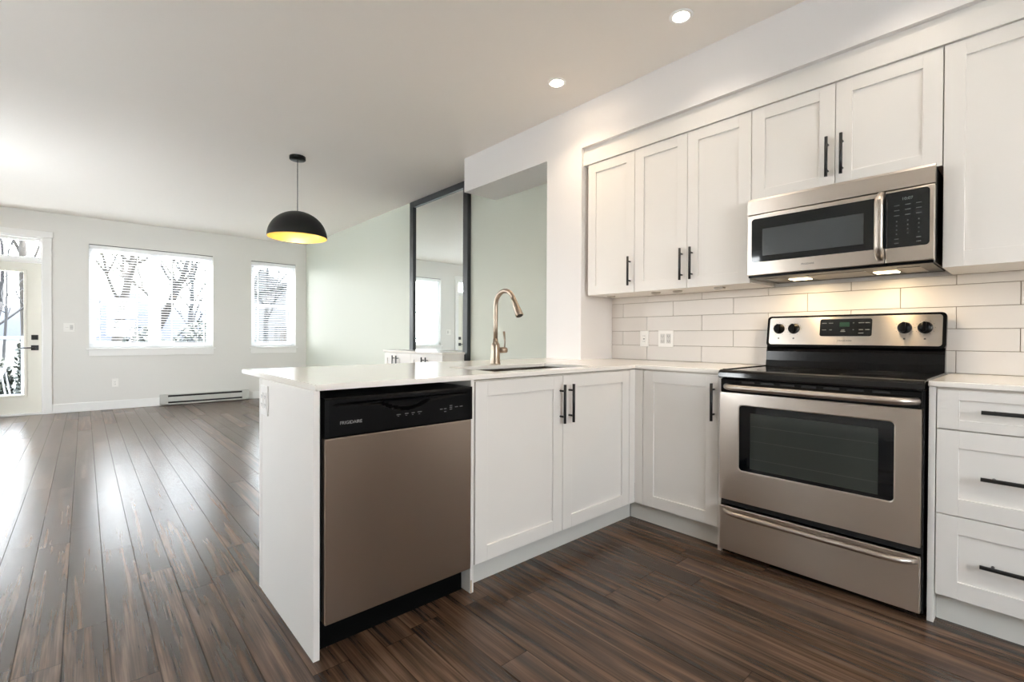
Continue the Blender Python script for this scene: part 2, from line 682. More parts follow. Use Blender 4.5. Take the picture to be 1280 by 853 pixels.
for nm, W in (('portal_main_window', W1), ('portal_small_window', W2), ('portal_added_back_window', BW)):
    yy = YW + WT + .01 if nm != 'portal_added_back_window' else YB - WT - .01
    portal(nm, ((W[0] + W[1]) / 2, yy, (W[2] + W[3]) / 2), W[1] - W[0], W[3] - W[2], (0, -1 if yy > 0 else 1, 0))
portal('portal_door', ((DX0 + DX1) / 2, YW + WT + .01, 1.3), .9, 2.2, (0, -1, 0))


def make_window(name, W, y, units, out=1, label=None):
    """single-hung vinyl units in an opening; out=+1 when outside is +y"""
    x0, x1, z0, z1 = W
    root = bpy.data.objects.new(name, None)
    root.location = ((x0 + x1) / 2, y, z0)
    COL.objects.link(root)
    struct(root, label, 'window')
    ya, yb = y, y + out * .06
    f = MB()
    t = .045
    f.box(x0, x0 + t, ya, yb, z0, z1, .003)
    f.box(x1 - t, x1, ya, yb, z0, z1, .003)
    f.box(x0 + t, x1 - t, ya, yb, z1 - t, z1, .003)
    f.box(x0 + t, x1 - t, ya, yb, z0, z0 + t, .003)
    wid = (x1 - x0) / units
    for k in range(1, units):
        xm = x0 + k * wid
        f.box(xm - .045, xm + .045, ya - out * .005, yb, z0 + t, z1 - t, .003)
    f.build('window_frame', VINYL, root)
    zm = z0 + (z1 - z0) * .485
    for k in range(units):
        a = x0 + k * wid + (t if k == 0 else .045)
        c = x0 + (k + 1) * wid - (t if k == units - 1 else .045)
        s = MB()
        for (za, zb, o0) in ((z0 + t, zm + .02, .008), (zm - .02, z1 - t, .03)):
            q0, q1 = y + out * o0, y + out * (o0 + .02)
            s.box(a, a + .032, q0, q1, za, zb, .002)
            s.box(c - .032, c, q0, q1, za, zb, .002)
            s.box(a + .032, c - .032, q0, q1, zb - .036, zb, .002)
            s.box(a + .032, c - .032, q0, q1, za, za + .036, .002)
        s.build('sash', VINYL, root)
        p = MB()
        p.box(a + .02, c - .02, y + out * .036, y + out * .040, zm, z1 - t - .01)
        p.box(a + .02, c - .02, y + out * .014, y + out * .018, z0 + t + .01, zm)
        p.build('pane', GLASS, root)
    return root


w1 = make_window('window_1', W1, YW + .09, 2, label='wide double window with white blinds beside the glazed door')
w2 = make_window('window_2', W2, YW + .09, 1, label='narrow window in the far corner by the sage wall')
w3 = make_window('window_3', BW, YB - .09, 2, out=-1)  # added window, never in view, lights the kitchen from behind
for k_, W in enumerate(LW):  # unseen windows, put in to light the end panel and living room
    r_ = make_window('window_%d' % (4 + k_), W, YW, 2)
    # built facing the garden, then turned a quarter to stand in the left wall
    r_.rotation_euler = (0, 0, pi / 2)
    r_.location = (XL - .09, (W[0] + W[1]) / 2, W[2])
    portal('portal_added_left_window', (XL - WT - .01, (W[0] + W[1]) / 2, (W[2] + W[3]) / 2), W[3] - W[2], W[1] - W[0], (1, 0, 0))
for root, W in ((w1, W1), (w2, W2)):
    b = MB()
    b.box(W[0] - .03, W[1] + .03, YW - .035, YW + .0, W[2] - .022, W[2], .004)
    b.box(W[0] + .001, W[1] - .001, YW, YW + .09, W[2] - .02, W[2] + .004)
    b.build('window_sill', TRIM, root)
    MB().box(W[0] - .004, W[1] + .004, YW - .016, YW, W[2] - .108, W[2] - .022, .003).build('apron', TRIM, root)


def blinds(W, label):
    x0, x1, z0, z1 = W
    root = thing('venetian_blind', label, 'blinds', ((x0 + x1) / 2, YW + .05, z0 + .004), 'white venetian blinds')
    MB().box(x0 + .004, x1 - .004, YW + .018, YW + .078, z1 - .062, z1 - .010, .004).build('headrail', BLIND, root)
    MB().box(x0 + .004, x1 - .004, YW + .016, YW + .018, z1 - .008, z1).build('gap_shade_strip', DARK, root)  # dark strip stands in for the shade in the gap above the headrail
    s = MB()
    z = z0 + .06
    tilt = radians(BLIND_TILT)
    hw = .021
    while z < z1 - .075:
        dy, dz = hw * cos(tilt), hw * sin(tilt)
        yc = YW + .048
        pts = [(yc - dy, z - dz), (yc, z + .0025), (yc + dy, z + dz), (yc + dy, z + dz + .0022), (yc, z + .0048), (yc - dy, z - dz + .0022)]
        s.prism(pts, 'x', x0 + .008, x1 - .008)
        z += .0378
    s.build('slats', BLIND, root)
    MB().box(x0 + .008, x1 - .008, YW + .026, YW + .072, z0 + .010, z0 + .034, .004).build('bottom_rail', BLIND, root)
    n = max(2, int(round((x1 - x0) / .38)))
    for k in range(n):
        xx = x0 + .12 + (x1 - x0 - .24) * k / (n - 1)
        c = MB()
        for yy in (YW + .022, YW + .074):
            c.box(xx - .005, xx + .005, yy - .0006, yy + .0006, z0 + .02, z1 - .03)
        c.build('ladder_cord', BLIND, root)
    return root


BLIND_TILT = -2
blinds(W1, 'wide white venetian blind across the double window')
blinds(W2, 'narrow white venetian blind on the small window in the far corner')

# ------------------------------------------------------------------ patio door
door = bpy.data.objects.new('door_1', None)
door.location = ((DX0 + DX1) / 2, YW + .06, 0)
COL.objects.link(door)
struct(door, 'white glazed patio door with a transom window above it', 'door')
b = MB()
ja = .012
b.box(DX0, DX0 + ja, YW + .0, YW + WT, 0, 2.393)
b.box(DX1 - ja, DX1, YW + .0, YW + WT, 0, 2.393)
b.box(DX0 + ja, DX1 - ja, YW, YW + WT, 2.375, 2.393)
b.box(DX0 + ja, DX1 - ja, YW + .02, YW + WT, 2.045, 2.085, .003)
b.box(DX0 + ja, DX1 - ja, YW + .02, YW + WT, .0, .022, .003)
b.build('door_jamb', TRIM, door)
b = MB()
y0, y1 = YW + .05, YW + .095
dx0, dx1 = DX0 + ja + .003, DX1 - ja - .003
gx0, gx1, gz0, gz1 = dx0 + .16, -.600, .277, 1.915
b.box(dx0, gx0, y0, y1, .026, 2.04)
b.box(gx1, dx1, y0, y1, .026, 2.04)
b.box(gx0, gx1, y0, y1, gz1, 2.04)
b.box(gx0, gx1, y0, y1, .026, gz0)
bmesh.ops.remove_doubles(b.bm, verts=b.bm.verts[:], dist=1e-5)
b.build('door_slab', DOORP, door)
b = MB()
b.box(gx0 - .032, gx0, y0 - .012, y0, gz0 - .03, gz1 + .03, .004)
b.box(gx1, gx1 + .032, y0 - .012, y0, gz0 - .03, gz1 + .03, .004)
b.box(gx0, gx1, y0 - .012, y0, gz1, gz1 + .03, .004)
b.box(gx0, gx1, y0 - .012, y0, gz0 - .03, gz0, .004)
b.build('glass_stop', DOORP, door)
MB().box(gx0, gx1, y0 + .02, y0 + .026, gz0, gz1).build('door_pane', GLASS, door)
b = MB()
b.box(DX0 + ja, DX0 + .045, YW + .06, YW + .11, 2.085, 2.375, .003)
b.box(DX1 - .03, DX1 - ja, YW + .06, YW + .11, 2.085, 2.375, .003)
b.box(DX0 + .045, DX1 - .03, YW + .06, YW + .11, 2.34, 2.375, .003)
b.box(DX0 + .045, DX1 - .03, YW + .06, YW + .11, 2.085, 2.125, .003)
b.build('transom_frame', TRIM, door)
MB().box(DX0 + .04, DX1 - .025, YW + .08, YW + .085, 2.11, 2.35).build('transom_pane', GLASS, door)
b = MB()
b.box(-.530, -.463, y0 - .012, y0, 1.009, 1.075, .003)
b.lathe([(0, 0), (.018, 0), (.018, .014), (0, .014)], (-.4965, y0 - .012, 1.042), (0, -1, 0), 20)
b.box(-.502, -.491, y0 - .040, y0 - .024, 1.018, 1.066, .003)
b.build('deadbolt', BLACKM, door)
b = MB()
b.box(-.533, -.460, y0 - .012, y0, .868, .936, .003)
b.tube([(-.4965, y0 - .01, .902), (-.4965, y0 - .055, .902), (-.51, y0 - .06, .902), (-.63, y0 - .06, .900)], .009, 10)
b.build('lever_handle', BLACKM, door)

# ------------------------------------------------------------------ cabinetry helpers
FR = .020     # door thickness


class Face:
    """maps (u along the run, v height, d outwards) of a cabinet front to world boxes"""

    def __init__(self, axis, plane, out):
        self.axis, self.plane, self.out = axis, plane, out   # axis the front's normal runs along

    def box(self, b, u0, u1, v0, v1, d0, d1, bev=0., mi=0):
        p0, p1 = self.plane + self.out * d0, self.plane + self.out * d1
        if self.axis == 'y':
            b.box(u0, u1, p0, p1, v0, v1, bev, mi=mi)
        else:
            b.box(p0, p1, u0, u1, v0, v1, bev, mi=mi)

    def pt(self, u, v, d):
        p = self.plane + self.out * d
        return (u, p, v) if self.axis == 'y' else (p, u, v)


def shaker(face, name, u0, u1, v0, v1, parent, stile=.066, rail=.064, m=None, label=None):
    """shaker front: frame with a recessed flat panel; the plane of `face` is the front surface"""
    b = MB()
    face.box(b, u0, u0 + stile, v0, v1, -FR, 0, .0016)
    face.box(b, u1 - stile, u1, v0, v1, -FR, 0, .0016)
    face.box(b, u0 + stile - .0005, u1 - stile + .0005, v1 - rail, v1, -FR, 0, .0012)
    face.box(b, u0 + stile - .0005, u1 - stile + .0005, v0, v0 + rail, -FR, 0, .0012)
    face.box(b, u0 + stile - .004, u1 - stile + .004, v0 + rail - .004, v1 - rail + .004, -FR + .001, -.009)
    o = b.build(name, m or CAB, parent)
    return o


def bar_handle(face, u0, u1, v0, v1, parent, mt=None):
    """straight bar pull on two posts, vertical when u0 == u1"""
    b = MB()
    d = .032
    r = .0072
    b.tube([face.pt(u0, v0, d), face.pt(u1, v1, d)], r, 12)
    ins = .032
    if u0 == u1:
        posts = [(u0, v0 + ins), (u0, v1 - ins)]
    else:
        s = 1 if u1 > u0 else -1
        posts = [(u0 + s * ins, v0), (u1 - s * ins, v0)]
    for (u, v) in posts:
        b.tube([face.pt(u, v, 0.0), face.pt(u, v, d)], .005, 10)
    return b.build('handle', mt or BLACKM, parent)


# ------------------------------------------------------------------ countertops (with a sink cut-out)
ZT, ZB = .914, .8935
CX0, CX1 = .563, XR
SKX0, SKX1, SKY0, SKY1 = 1.41, 2.12, 1.690, 2.065
YCF, YCB = 1.586, 2.572
b = MB()


def slab_grid(b, xs, ys, keep, z0, z1):
    """slab made of grid cells, merged"""
    for i in range(len(xs) - 1):
        for j in range(len(ys) - 1):
            if keep(i, j):
                b.box(xs[i], xs[i + 1], ys[j], ys[j + 1], z0, z1)
    bmesh.ops.remove_doubles(b.bm, verts=b.bm.verts[:], dist=1e-5)
    # drop the inner faces two cells share
    seen = {}
    for f in b.bm.faces:
        seen.setdefault(tuple(sorted(v.index for v in f.verts)), []).append(f)


def clean_grid(b):
    b.bm.verts.index_update()
    seen = {}
    for f in b.bm.faces:
        seen.setdefault(tuple(sorted(v.index for v in f.verts)), []).append(f)
    bad = [f for fs in seen.values() if len(fs) > 1 for f in fs]
    bmesh.ops.delete(b.bm, geom=bad, context='FACES')
    bmesh.ops.dissolve_limit(b.bm, angle_limit=.01, verts=b.bm.verts[:], edges=b.bm.edges[:])
    bmesh.ops.recalc_face_normals(b.bm, faces=b.bm.faces[:])
    es = [e for e in b.bm.edges if len(e.link_faces) == 2 and e.calc_face_angle() > .8]
    bmesh.ops.bevel(b.bm, geom=es, offset=.003, segments=2, affect='EDGES', clamp_overlap=True)


XCT = 2.386
xs = [CX0, SKX0, SKX1, XCT, XS, XR]
ys = [1.080, YCF, SKY0, SKY1, PY0, PY1 + .01]


def keep(i, j):
    x, y = (xs[i] + xs[i + 1]) / 2, (ys[j] + ys[j + 1]) / 2
    if y < YCF and x < XCT:
        return False
    if SKX0 < x < SKX1 and SKY0 < y < SKY1:
        return False
    if y > PY0 and x > XS:
        return False
    return True


slab_grid(b, xs, ys, keep, ZB, ZT)
clean_grid(b)
b.bm.faces.ensure_lookup_table()
ct = recenter(b.build('countertop', QUARTZ))
tag(ct, 'white quartz countertop running along the peninsula and around the corner to the range', 'countertop')
b = MB()
b.box(XCT, XR, -.75, .292, ZB, ZT, .003)
ct2 = recenter(b.build('countertop', QUARTZ))
tag(ct2, 'short white quartz countertop over the drawers beside the range', 'countertop')

# ------------------------------------------------------------------ sink and faucet
sk = thing('kitchen_sink', 'stainless steel undermount sink set into the peninsula countertop', 'sink', ((SKX0 + SKX1) / 2, (SKY0 + SKY1) / 2, .70))
b = MB()
t = .004
zf = .70
xm = 1.79
zr = ZB - .002
for (a, c) in ((SKX0 - .004, xm - .008), (xm + .008, SKX1 + .004)):
    y0, y1 = SKY0 - .004, SKY1 + .004
    b.box(a, c, y0, y1, zf, zf + t)
    b.box(a, a + t, y0, y1, zf + t, zr)
    b.box(c - t, c, y0, y1, zf + t, zr)
    b.box(a + t, c - t, y0, y0 + t, zf + t, zr)
    b.box(a + t, c - t, y1 - t, y1, zf + t, zr)
b.box(xm - .008, xm + .008, SKY0 - .004, SKY1 + .004, zr - .03, zr - .012, .003)
b.build('basin', SINKM, sk)
for xx in (1.60, 1.955):
    MB().lathe([(0, .001), (.028, .001), (.042, .003), (.043, 0), (0, 0)], (xx, 1.90, zf + t), (0, 0, 1), 24).build('drain', ST_PLAIN, sk)

fx, fy = 1.815, 2.170
fa = thing('kitchen_faucet', 'brushed nickel gooseneck faucet standing behind the sink', 'faucet', (fx, fy, ZT))
MB().lathe([(0, 0), (.031, 0), (.031, .004), (.029, .008), (.0255, .10), (.0245, .118), (.017, .128), (.0145, .15), (0, .15)], (fx, fy, ZT), (0, 0, 1), 32).build('faucet_body', ST_PLAIN, fa)
b = MB()
pts = [(fx, fy, ZT + .12), (fx, fy, ZT + .22), (fx, fy, ZT + .335)]
Rg = .082
cz = ZT + .345
aend = 155
for k in range(1, 25):
    a = radians(aend * k / 24)
    pts.append((fx, fy - Rg + Rg * cos(a), cz + Rg * sin(a)))
b.tube(pts, .0135, 18)
b.build('gooseneck_spout', ST_PLAIN, fa)
p_end = Vector(pts[-1])
tdir = (Vector(pts[-1]) - Vector(pts[-2])).normalized()
b = MB()
b.tube([p_end - tdir * .004, p_end + tdir * .02, p_end + tdir * .05, p_end + tdir * .10, p_end + tdir * .112, p_end + tdir * .114],
       [.0150, .0158, .0175, .0225, .0235, .021], 22)
hd = b.build('spray_head', ST_PLAIN, fa)
MB().tube([p_end + tdir * .1135, p_end + tdir * .1155], .019, 20).build('aerator', BLACKP, hd)
b = MB()
hz = ZT + .082
dh = Vector((.90, -.43, 0)).normalized()
c0 = Vector((fx, fy, hz))
b.tube([c0 + dh * .018, c0 + dh * .05, c0 + dh * .068, c0 + dh * .072], [.0175, .0175, .0165, .012], 18)
b.build('handle_hub', ST_PLAIN, fa)
q = c0 + dh * .056
MB().tube([q + Vector((0, 0, .010)), q + Vector((0, 0, .05)) + dh * .002, q + Vector((0, 0, .112)) - dh * .004], [.0045, .0042, .0075], 12, flat=((dh.y, -dh.x, 0), .55)).build('lever', ST_PLAIN, fa)

# ------------------------------------------------------------------ peninsula
YPD = 1.589
ZD0, ZD1 = .113, .884
FP = Face('y', YPD, -1)


def box_carcass(b, x0, x1, y0, y1, z0, z1, t=.016, top=True):
    b.box(x0, x1, y0, y1, z0, z1)


sb = thing('sink_base_cabinet', 'white two-door shaker cabinet under the sink, next to the dishwasher', 'cabinet', (1.776, 1.92, 0))
b = MB()
b.box(1.2175, 2.385, YPD + FR + .002, 2.18, .11, .655)
b.box(1.2175, 1.236, YPD + FR + .002, 2.18, .655, .888)
b.box(2.366, 2.385, YPD + FR + .002, 2.18, .655, .888)
b.box(1.236, 2.366, YPD + FR + .002, YPD + FR + .02, .80, .888)
b.box(1.236, 2.366, 2.16, 2.18, .655, .888)
b.build('cabinet_body', CABIN, sb)
MB().box(1.2175, 2.44, 1.651, 1.667, 0, .11).build('toe_kick', TOEK, sb)
d = shaker(FP, 'door', 1.2217, 1.7655, ZD0, ZD1, sb)
bar_handle(FP, 1.7460, 1.7460, .652, .842, d)
d = shaker(FP, 'door', 1.7695, 2.334, ZD0, ZD1, sb)
bar_handle(FP, 1.8110, 1.8110, .652, .842, d)
XCD = 2.3907
MB().box(2.337, XCD, YPD - .0005, YPD + .02, ZD0, .888).build('corner_filler', CAB, sb)

ep = recenter(MB().box(.557, .578, 1.591, 2.200, 0, ZB - .0005, .0015).build('end_panel', CAB))
tag(ep, 'tall white end panel closing the peninsula beside the dishwasher, facing the living room', 'panel')
b = MB()
b.box(.5575, 2.6525, 2.206, 2.240, 0, ZB - .0005, .0015)
bp_ = recenter(b.build('back_panel', CAB))
tag(bp_, 'long white back panel of the peninsula under the breakfast bar overhang', 'panel')
dp = recenter(MB().box(1.1985, 1.2155, 1.591, 2.18, 0, ZB - .0005, .001).build('divider_panel', CAB))
MB().box(1.2000, 1.2060, 1.5902, 1.592, 0.002, .055, .0004).build('chipped_edge', mat('bare_particle_board', srgb(176, 150, 118), .8), dp)
tag(dp, 'narrow white panel edge between the dishwasher and the sink cabinet, chipped at the floor', 'panel')


def wall_plate(name, label, cat, face, u, v, wd, ht, kinds, group=None, grey=()):
    """switch / outlet plate on a face: kinds is a list of 'rocker', 'outlet', 'blank' left to right"""
    root = thing(name, label, cat, face.pt(u, v, 0), group)
    b = MB()
    face.box(b, u - wd / 2, u + wd / 2, v - ht / 2, v + ht / 2, 0, .006, .0025)
    b.build('cover_plate', PLATE, root)
    n = len(kinds)
    for k, kd in enumerate(kinds):
        cu = u + (k - (n - 1) / 2) * .046
        b = MB()
        face.box(b, cu - .0165, cu + .0165, v - .033, v + .033, .006, .0085, .0015)
        o = b.build('rocker' if kd == 'rocker' else 'receptacle', PLATEG if k in grey else PLATE, root)
        b = MB()
        if kd == 'outlet':
            for zz in (-.017, .017):
                face.box(b, cu - .008, cu - .0055, v + zz - .004, v + zz + .005, .0085, .0088)
                face.box(b, cu + .0055, cu + .008, v + zz - .004, v + zz + .005, .0085, .0088)
                face.box(b, cu - .002, cu + .002, v + zz - .010, v + zz - .006, .0085, .0088)
            b.build('slots', SLOT, o)
        elif kd == 'gfci':
            for zz in (-.020, .020):
                face.box(b, cu - .007, cu - .005, v + zz - .004, v + zz + .004, .0085, .0088)
                face.box(b, cu + .005, cu + .007, v + zz - .004, v + zz + .004, .0085, .0088)
            face.box(b, cu - .006, cu + .006, v - .005, v + .001, .0085, .0095)
            b.build('slots', SLOT, o)
        else:
            face.box(b, cu - .0168, cu + .0168, v - .0008, v + .0008, .0085, .0087)
            b.build('seam', MARK, o)
    return root


wall_plate('power_outlet', 'white outlet plate high on the peninsula end panel', 'outlet', Face('x', .557, -1), 2.147, .808, .098, .122, ['outlet', 'outlet'])

# ------------------------------------------------------------------ dishwasher
dw = thing('dishwasher', 'stainless steel dishwasher with black control panel at the peninsula end', 'dishwasher', (.89, 1.88, 0))
MB().box(.586, 1.192, 1.612, 2.17, .117, .868).build('tub_body', BODYD, dw)
MB().box(.586, 1.192, 1.645, 2.15, 0, .1165).build('kick_plate', KICKB, dw)
yf = 1.572
b = MB()
b.box(.589, 1.1905, yf + .004, 1.611, .113, .733, .004)
dd = b.build('door', ST_V, dw)
# control panel with a scooped pocket handle: profile across x, front surface pushed in
b = MB()
NX, NZ = 48, 22
px0, px1, pz0, pz1 = .588, 1.1945, .734, .868
grid = []
for i in range(NX + 1):
    colv = []
    for j in range(NZ + 1):
        x = px0 + (px1 - px0) * i / NX
        z = pz0 + (pz1 - pz0) * j / NZ
        uu = (x - (px0 + px1) / 2) / (px1 - px0)       # -.5 .. .5
        # lip line dips in the middle: pocket between lip bottom and a curved lower edge
        lip = pz1 - .022
        low = lip - .004 - .020 * max(0, 1 - abs(uu) / .45) - .022 * max(0, 1 - (abs(uu) / .16) ** 2)
        yy = yf
        if low < z < lip and abs(uu) < .45:
            f_ = min(1, (z - low) / .010) * min(1, (lip - z) / .003)
            yy = yf + .020 * max(0, min(1, f_)) * (1 if abs(uu) < .16 else .55)
        ed = min(i, NX - i, j, NZ - j)
        if ed == 0:
            yy = yf + .004
        colv.append(b.bm.verts.new((x, yy, z)))
    grid.append(colv)
for i in range(NX):
    for j in range(NZ):
        b.bm.faces.new((grid[i][j], grid[i + 1][j], grid[i + 1][j + 1], grid[i][j + 1]))
# sides and back
bk = [[b.bm.verts.new((x, 1.611, z)) for z in (pz0, pz1)] for x in (px0, px1)]
b.bm.faces.new([grid[i][0] for i in range(NX + 1)][::-1] + [bk[0][0], bk[1][0]])
b.bm.faces.new([grid[i][NZ] for i in range(NX + 1)] + [bk[1][1], bk[0][1]])
b.bm.faces.new([grid[0][j] for j in range(NZ + 1)] + [bk[0][1], bk[0][0]])
b.bm.faces.new([grid[NX][j] for j in range(NZ + 1)][::-1] + [bk[1][0], bk[1][1]])
b.bm.faces.new((bk[0][0], bk[0][1], bk[1][1], bk[1][0]))
cp = b.build('control_panel', BLACKP, dw, smooth=False)
text_mesh('brand_lettering', 'FRIGIDAIRE', .0155, (.676, yf - .0006, .7815), (1, 0, 0), (0, 0, 1), LOGO, cp)
b = MB()
for x, z, wd in ((.855, .788, .017), (.888, .789, .015), (.915, .789, .013), (.943, .790, .018),
                 (1.04, .790, .012), (1.058, .790, .012), (1.058, .779, .010), (1.085, .800, .012), (1.085, .793, .012), (1.085, .786, .012), (1.112, .793, .014), (1.135, .793, .014)):
    b.box(x - wd / 2, x + wd / 2, yf - .0008, yf + .001, z - .0016, z + .0016)
for x in (.855, .888, .915, .943):
    b.box(x - .005, x + .002, yf - .0008, yf + .001, .7815, .7835)
b.build('button_markings', MARK, cp)

# ------------------------------------------------------------------ stove wall base cabinets
FX = Face('x', XCD, -1)
cb = thing('corner_base_cabinet', 'white single-door base cabinet in the corner left of the range', 'cabinet', (2.72, 1.31, 0))
MB().box(XCD + FR + .002, XR - .002, 1.0975, 1.586, .11, .8925).build('cabinet_body', CABIN, cb)
MB().box(2.4455, 2.4615, 1.0975, 1.650, 0, .11).build('toe_kick', TOEK, cb)
MB().box(XCD, XCD + FR, 1.5365, 1.5875, ZD0, .888).build('corner_filler', CAB, cb)
d = shaker(FX, 'door', 1.0975, 1.5335, ZD0, ZD1, cb)
bar_handle(FX, 1.1200, 1.1200, .653, .844, d)
p = recenter(MB().box(XCD - .002, XR - .002, 1.0795, 1.0955, 0, ZB - .0005, .001).build('range_side_panel', CAB))
tag(p, 'narrow white panel edge between the corner cabinet and the range', 'panel')
p = recenter(MB().box(XCD - .002, XR - .002, .2695, .2895, 0, ZB - .0005, .001).build('range_side_panel', CAB))
tag(p, 'narrow white panel edge between the range and the drawer cabinet', 'panel')

db = thing('drawer_base_cabinet', 'white three-drawer base cabinet beside the range under the short countertop', 'cabinet', (2.72, -.2, 0))
MB().box(XCD + FR + .002, XR - .002, -.70, .2685, .11, .8925).build('cabinet_body', CABIN, db)
MB().box(2.4455, 2.4615, -.70, .2685, 0, .11).build('toe_kick', TOEK, db)
U0 = -.46
for (z0, z1, hzz) in ((.739, ZD1, .814), (.421, .735, .577), (ZD0, .417, .266)):
    d = shaker(FX, 'drawer', U0, .2665, z0, z1, db, stile=.062, rail=(.036 if z1 > .8 else .064))
    bar_handle(FX, .145, U0 - (.145 - .2665), hzz, hzz, d)

# ------------------------------------------------------------------ range
rg = thing('kitchen_range', 'stainless steel electric range with black glass cooktop, under the microwave', 'range', (2.66, .68, 0))
RY0, RY1 = .300, 1.0755
XF = 2.35
MB().box(XF + .035, 2.99, RY0, RY1, .022, .888).build('oven_body', BODYD, rg)
for (xx, yy) in ((2.42, .34), (2.42, 1.03), (2.95, .34), (2.95, 1.03)):
    MB().tube([(xx, yy, 0), (xx, yy, .024)], .018, 12).build('levelling_foot', BLACKP, rg)
b = MB()
b.box(XF, XF + .034, RY0 + .004, RY1 - .006, .030, .248, .004)
dr = b.build('storage_drawer', ST_H, rg)
# oven door: frame with an opening, glass inside
b = MB()
OY0, OY1, OZ0, OZ1 = .386, .978, .436, .749
dz0, dz1 = .281, .806
out_ = rrect(RY0 + .004, RY1 - .006, dz0, dz1, .006, 3)
b.prism(rrect(RY0 + .004, RY1 - .006, dz0, dz1, .004, 2), 'x', XF + .008, XF + .034)
# front skin with rounded-rectangle hole
ou = rrect(RY0 + .004, RY1 - .006, dz0, dz1, .004, 6)
inn = rrect(OY0, OY1, OZ0, OZ1, .016, 6)
vo = [b.bm.verts.new((XF, p_[0], p_[1])) for p_ in ou]
vo2 = [b.bm.verts.new((XF + .010, p_[0], p_[1])) for p_ in ou]
vi = [b.bm.verts.new((XF, p_[0], p_[1])) for p_ in inn]
vm = [b.bm.verts.new((XF - .002, p_[0], p_[1])) for p_ in rrect(OY0 - .004, OY1 + .004, OZ0 - .004, OZ1 + .004, .019, 6)]
vi2 = [b.bm.verts.new((XF + .007, p_[0], p_[1])) for p_ in inn]
n_ = len(ou)
for k in range(n_):
    k2 = (k + 1) % n_
    b.bm.faces.new((vo[k], vo[k2], vm[k2], vm[k]))
    b.bm.faces.new((vm[k], vm[k2], vi[k2], vi[k]))
    b.bm.faces.new((vi[k], vi[k2], vi2[k2], vi2[k]))
    b.bm.faces.new((vo[k], vo2[k], vo2[k2], vo[k2]))
od = b.build('oven_door', ST_H, rg)
MB().prism(rrect(OY0 + .0005, OY1 - .0005, OZ0 + .0005, OZ1 - .0005, .0155, 6), 'x', XF + .0015, XF + .0065).build('door_glass_border', BLACKG, od)
MB().box(XF + .0009, XF + .003, .436, .927, .452, .716).build('oven_window', OVENW, od)
RACKM = mat('rack_seen_through_glass', srgb(70, 74, 70), .15)
for zz in (.50, .585, .655):
    MB().box(XF + .0006, XF + .0012, .440, .923, zz, zz + .0022).build('oven_rack_edge', RACKM, od)
MB().box(XF + .004, XF + .034, RY0 + .004, RY1 - .006, .807, .874, .004).build('door_top_band', BLACKE, od)
for k in range(7):
    yy = .40 + k * .085
    MB().box(XF + .0035, XF + .006, yy, yy + .058, .857, .866).build('vent_slot', DARK, od)


def bow_handle(b, y0, y1, z, xbase, depth, r, flat=None):
    pts = []
    n = 40
    for k in range(n + 1):
        t_ = k / n
        y = y0 + (y1 - y0) * t_
        s_ = min(t_, 1 - t_)
        d_ = depth * (1 - max(0, 1 - s_ / .10) ** 2.2)
        pts.append((xbase - d_, y, z))
    b.tube(pts, r, 16, flat=flat)


b = MB()
bow_handle(b, .318, 1.042, .836, XF + .004, .050, .0145)
b.build('handle', ST_HAND, od)
b = MB()
bow_handle(b, .318, 1.042, .229, XF + .002, .046, .0125)
b.build('handle', ST_HAND, dr)
# cooktop slab with a raised rounded front lip
b = MB()
prof = [(2.336, .884), (2.342, .878), (2.38, .876), (2.985, .889), (2.985, .9155), (2.95, .9155), (2.38, .9155), (2.362, .918), (2.347, .914), (2.338, .904)]
b.prism([(p_[0], p_[1]) for p_ in prof], 'y', RY0 - .004, RY1 + .002)
bmesh.ops.bevel(b.bm, geom=[e_ for e_ in b.bm.edges if e_.is_manifold and e_.calc_face_angle() > 1.2], offset=.004, segments=2, affect='EDGES', clamp_overlap=True)
ck = b.build('cooktop', COOKG, rg)
MB().box(2.39, 2.93, RY0 - .004, RY0 + .012, .9150, .9195, .002).build('cooktop_rim', BLACKE, ck)
MB().box(2.39, 2.93, RY1 - .014, RY1 + .002, .9150, .9195, .002).build('cooktop_rim', BLACKE, ck)
RINGM = mat('burner_print', srgb(46, 46, 47), .2)
for (cx_, cy_, r_) in ((2.52, .50, .105), (2.52, .87, .085), (2.78, .50, .08), (2.78, .87, .105)):
    MB().lathe([(r_ - .0015, .9156), (r_ - .0015, .9159), (r_ + .0015, .9159), (r_ + .0015, .9156)], (cx_, cy_, 0), (0, 0, 1), 48).build('burner_ring', RINGM, ck)
# backguard: black lower riser, tilted stainless control panel in a black surround
b = MB()
b.prism([(2.935, .914), (2.99, .914), (2.99, 1.035), (2.958, 1.035), (2.945, 1.00), (2.942, .95)], 'y', RY0 + .002, RY1 - .002)
b.build('backguard_riser', BLACKE, rg)


def tilt_panel(outline, d0, d1):
    """(y, v) outline -> solid on the backguard's tilted plane; v measured from z=1.028"""
    q0 = Vector((2.934, 0, 1.028))
    uv = Vector((.030, 0, .170)).normalized()
    nn = Vector((-uv.z, 0, uv.x))
    b = MB()
    A, B = [], []
    for (yv, v) in outline:
        p_ = q0 + uv * v + Vector((0, yv, 0))
        A.append(b.bm.verts.new(p_ + nn * d0))
        B.append(b.bm.verts.new(p_ + nn * d1))
    b.bm.faces.new(A)
    b.bm.faces.new(B[::-1])
    n = len(A)
    for i in range(n):
        b.bm.faces.new((A[i], B[i], B[(i + 1) % n], A[(i + 1) % n]))
    return b, q0, uv, nn


b, q0, uv, nn = tilt_panel(rrect(RY0 - .002, RY1 - .004, 0, .174, .02, 6), -.030, 0)
bgd = b.build('backguard_surround', BLACKE, rg)
b, *_ = tilt_panel(rrect(RY0 + .012, RY1 - .018, .012, .163, .013, 6), -.002, .0035)
cpn = b.build('control_panel', ST_H, bgd)


def on_tilt(y, v, d):
    return q0 + uv * v + nn * d + Vector((0, y, 0))


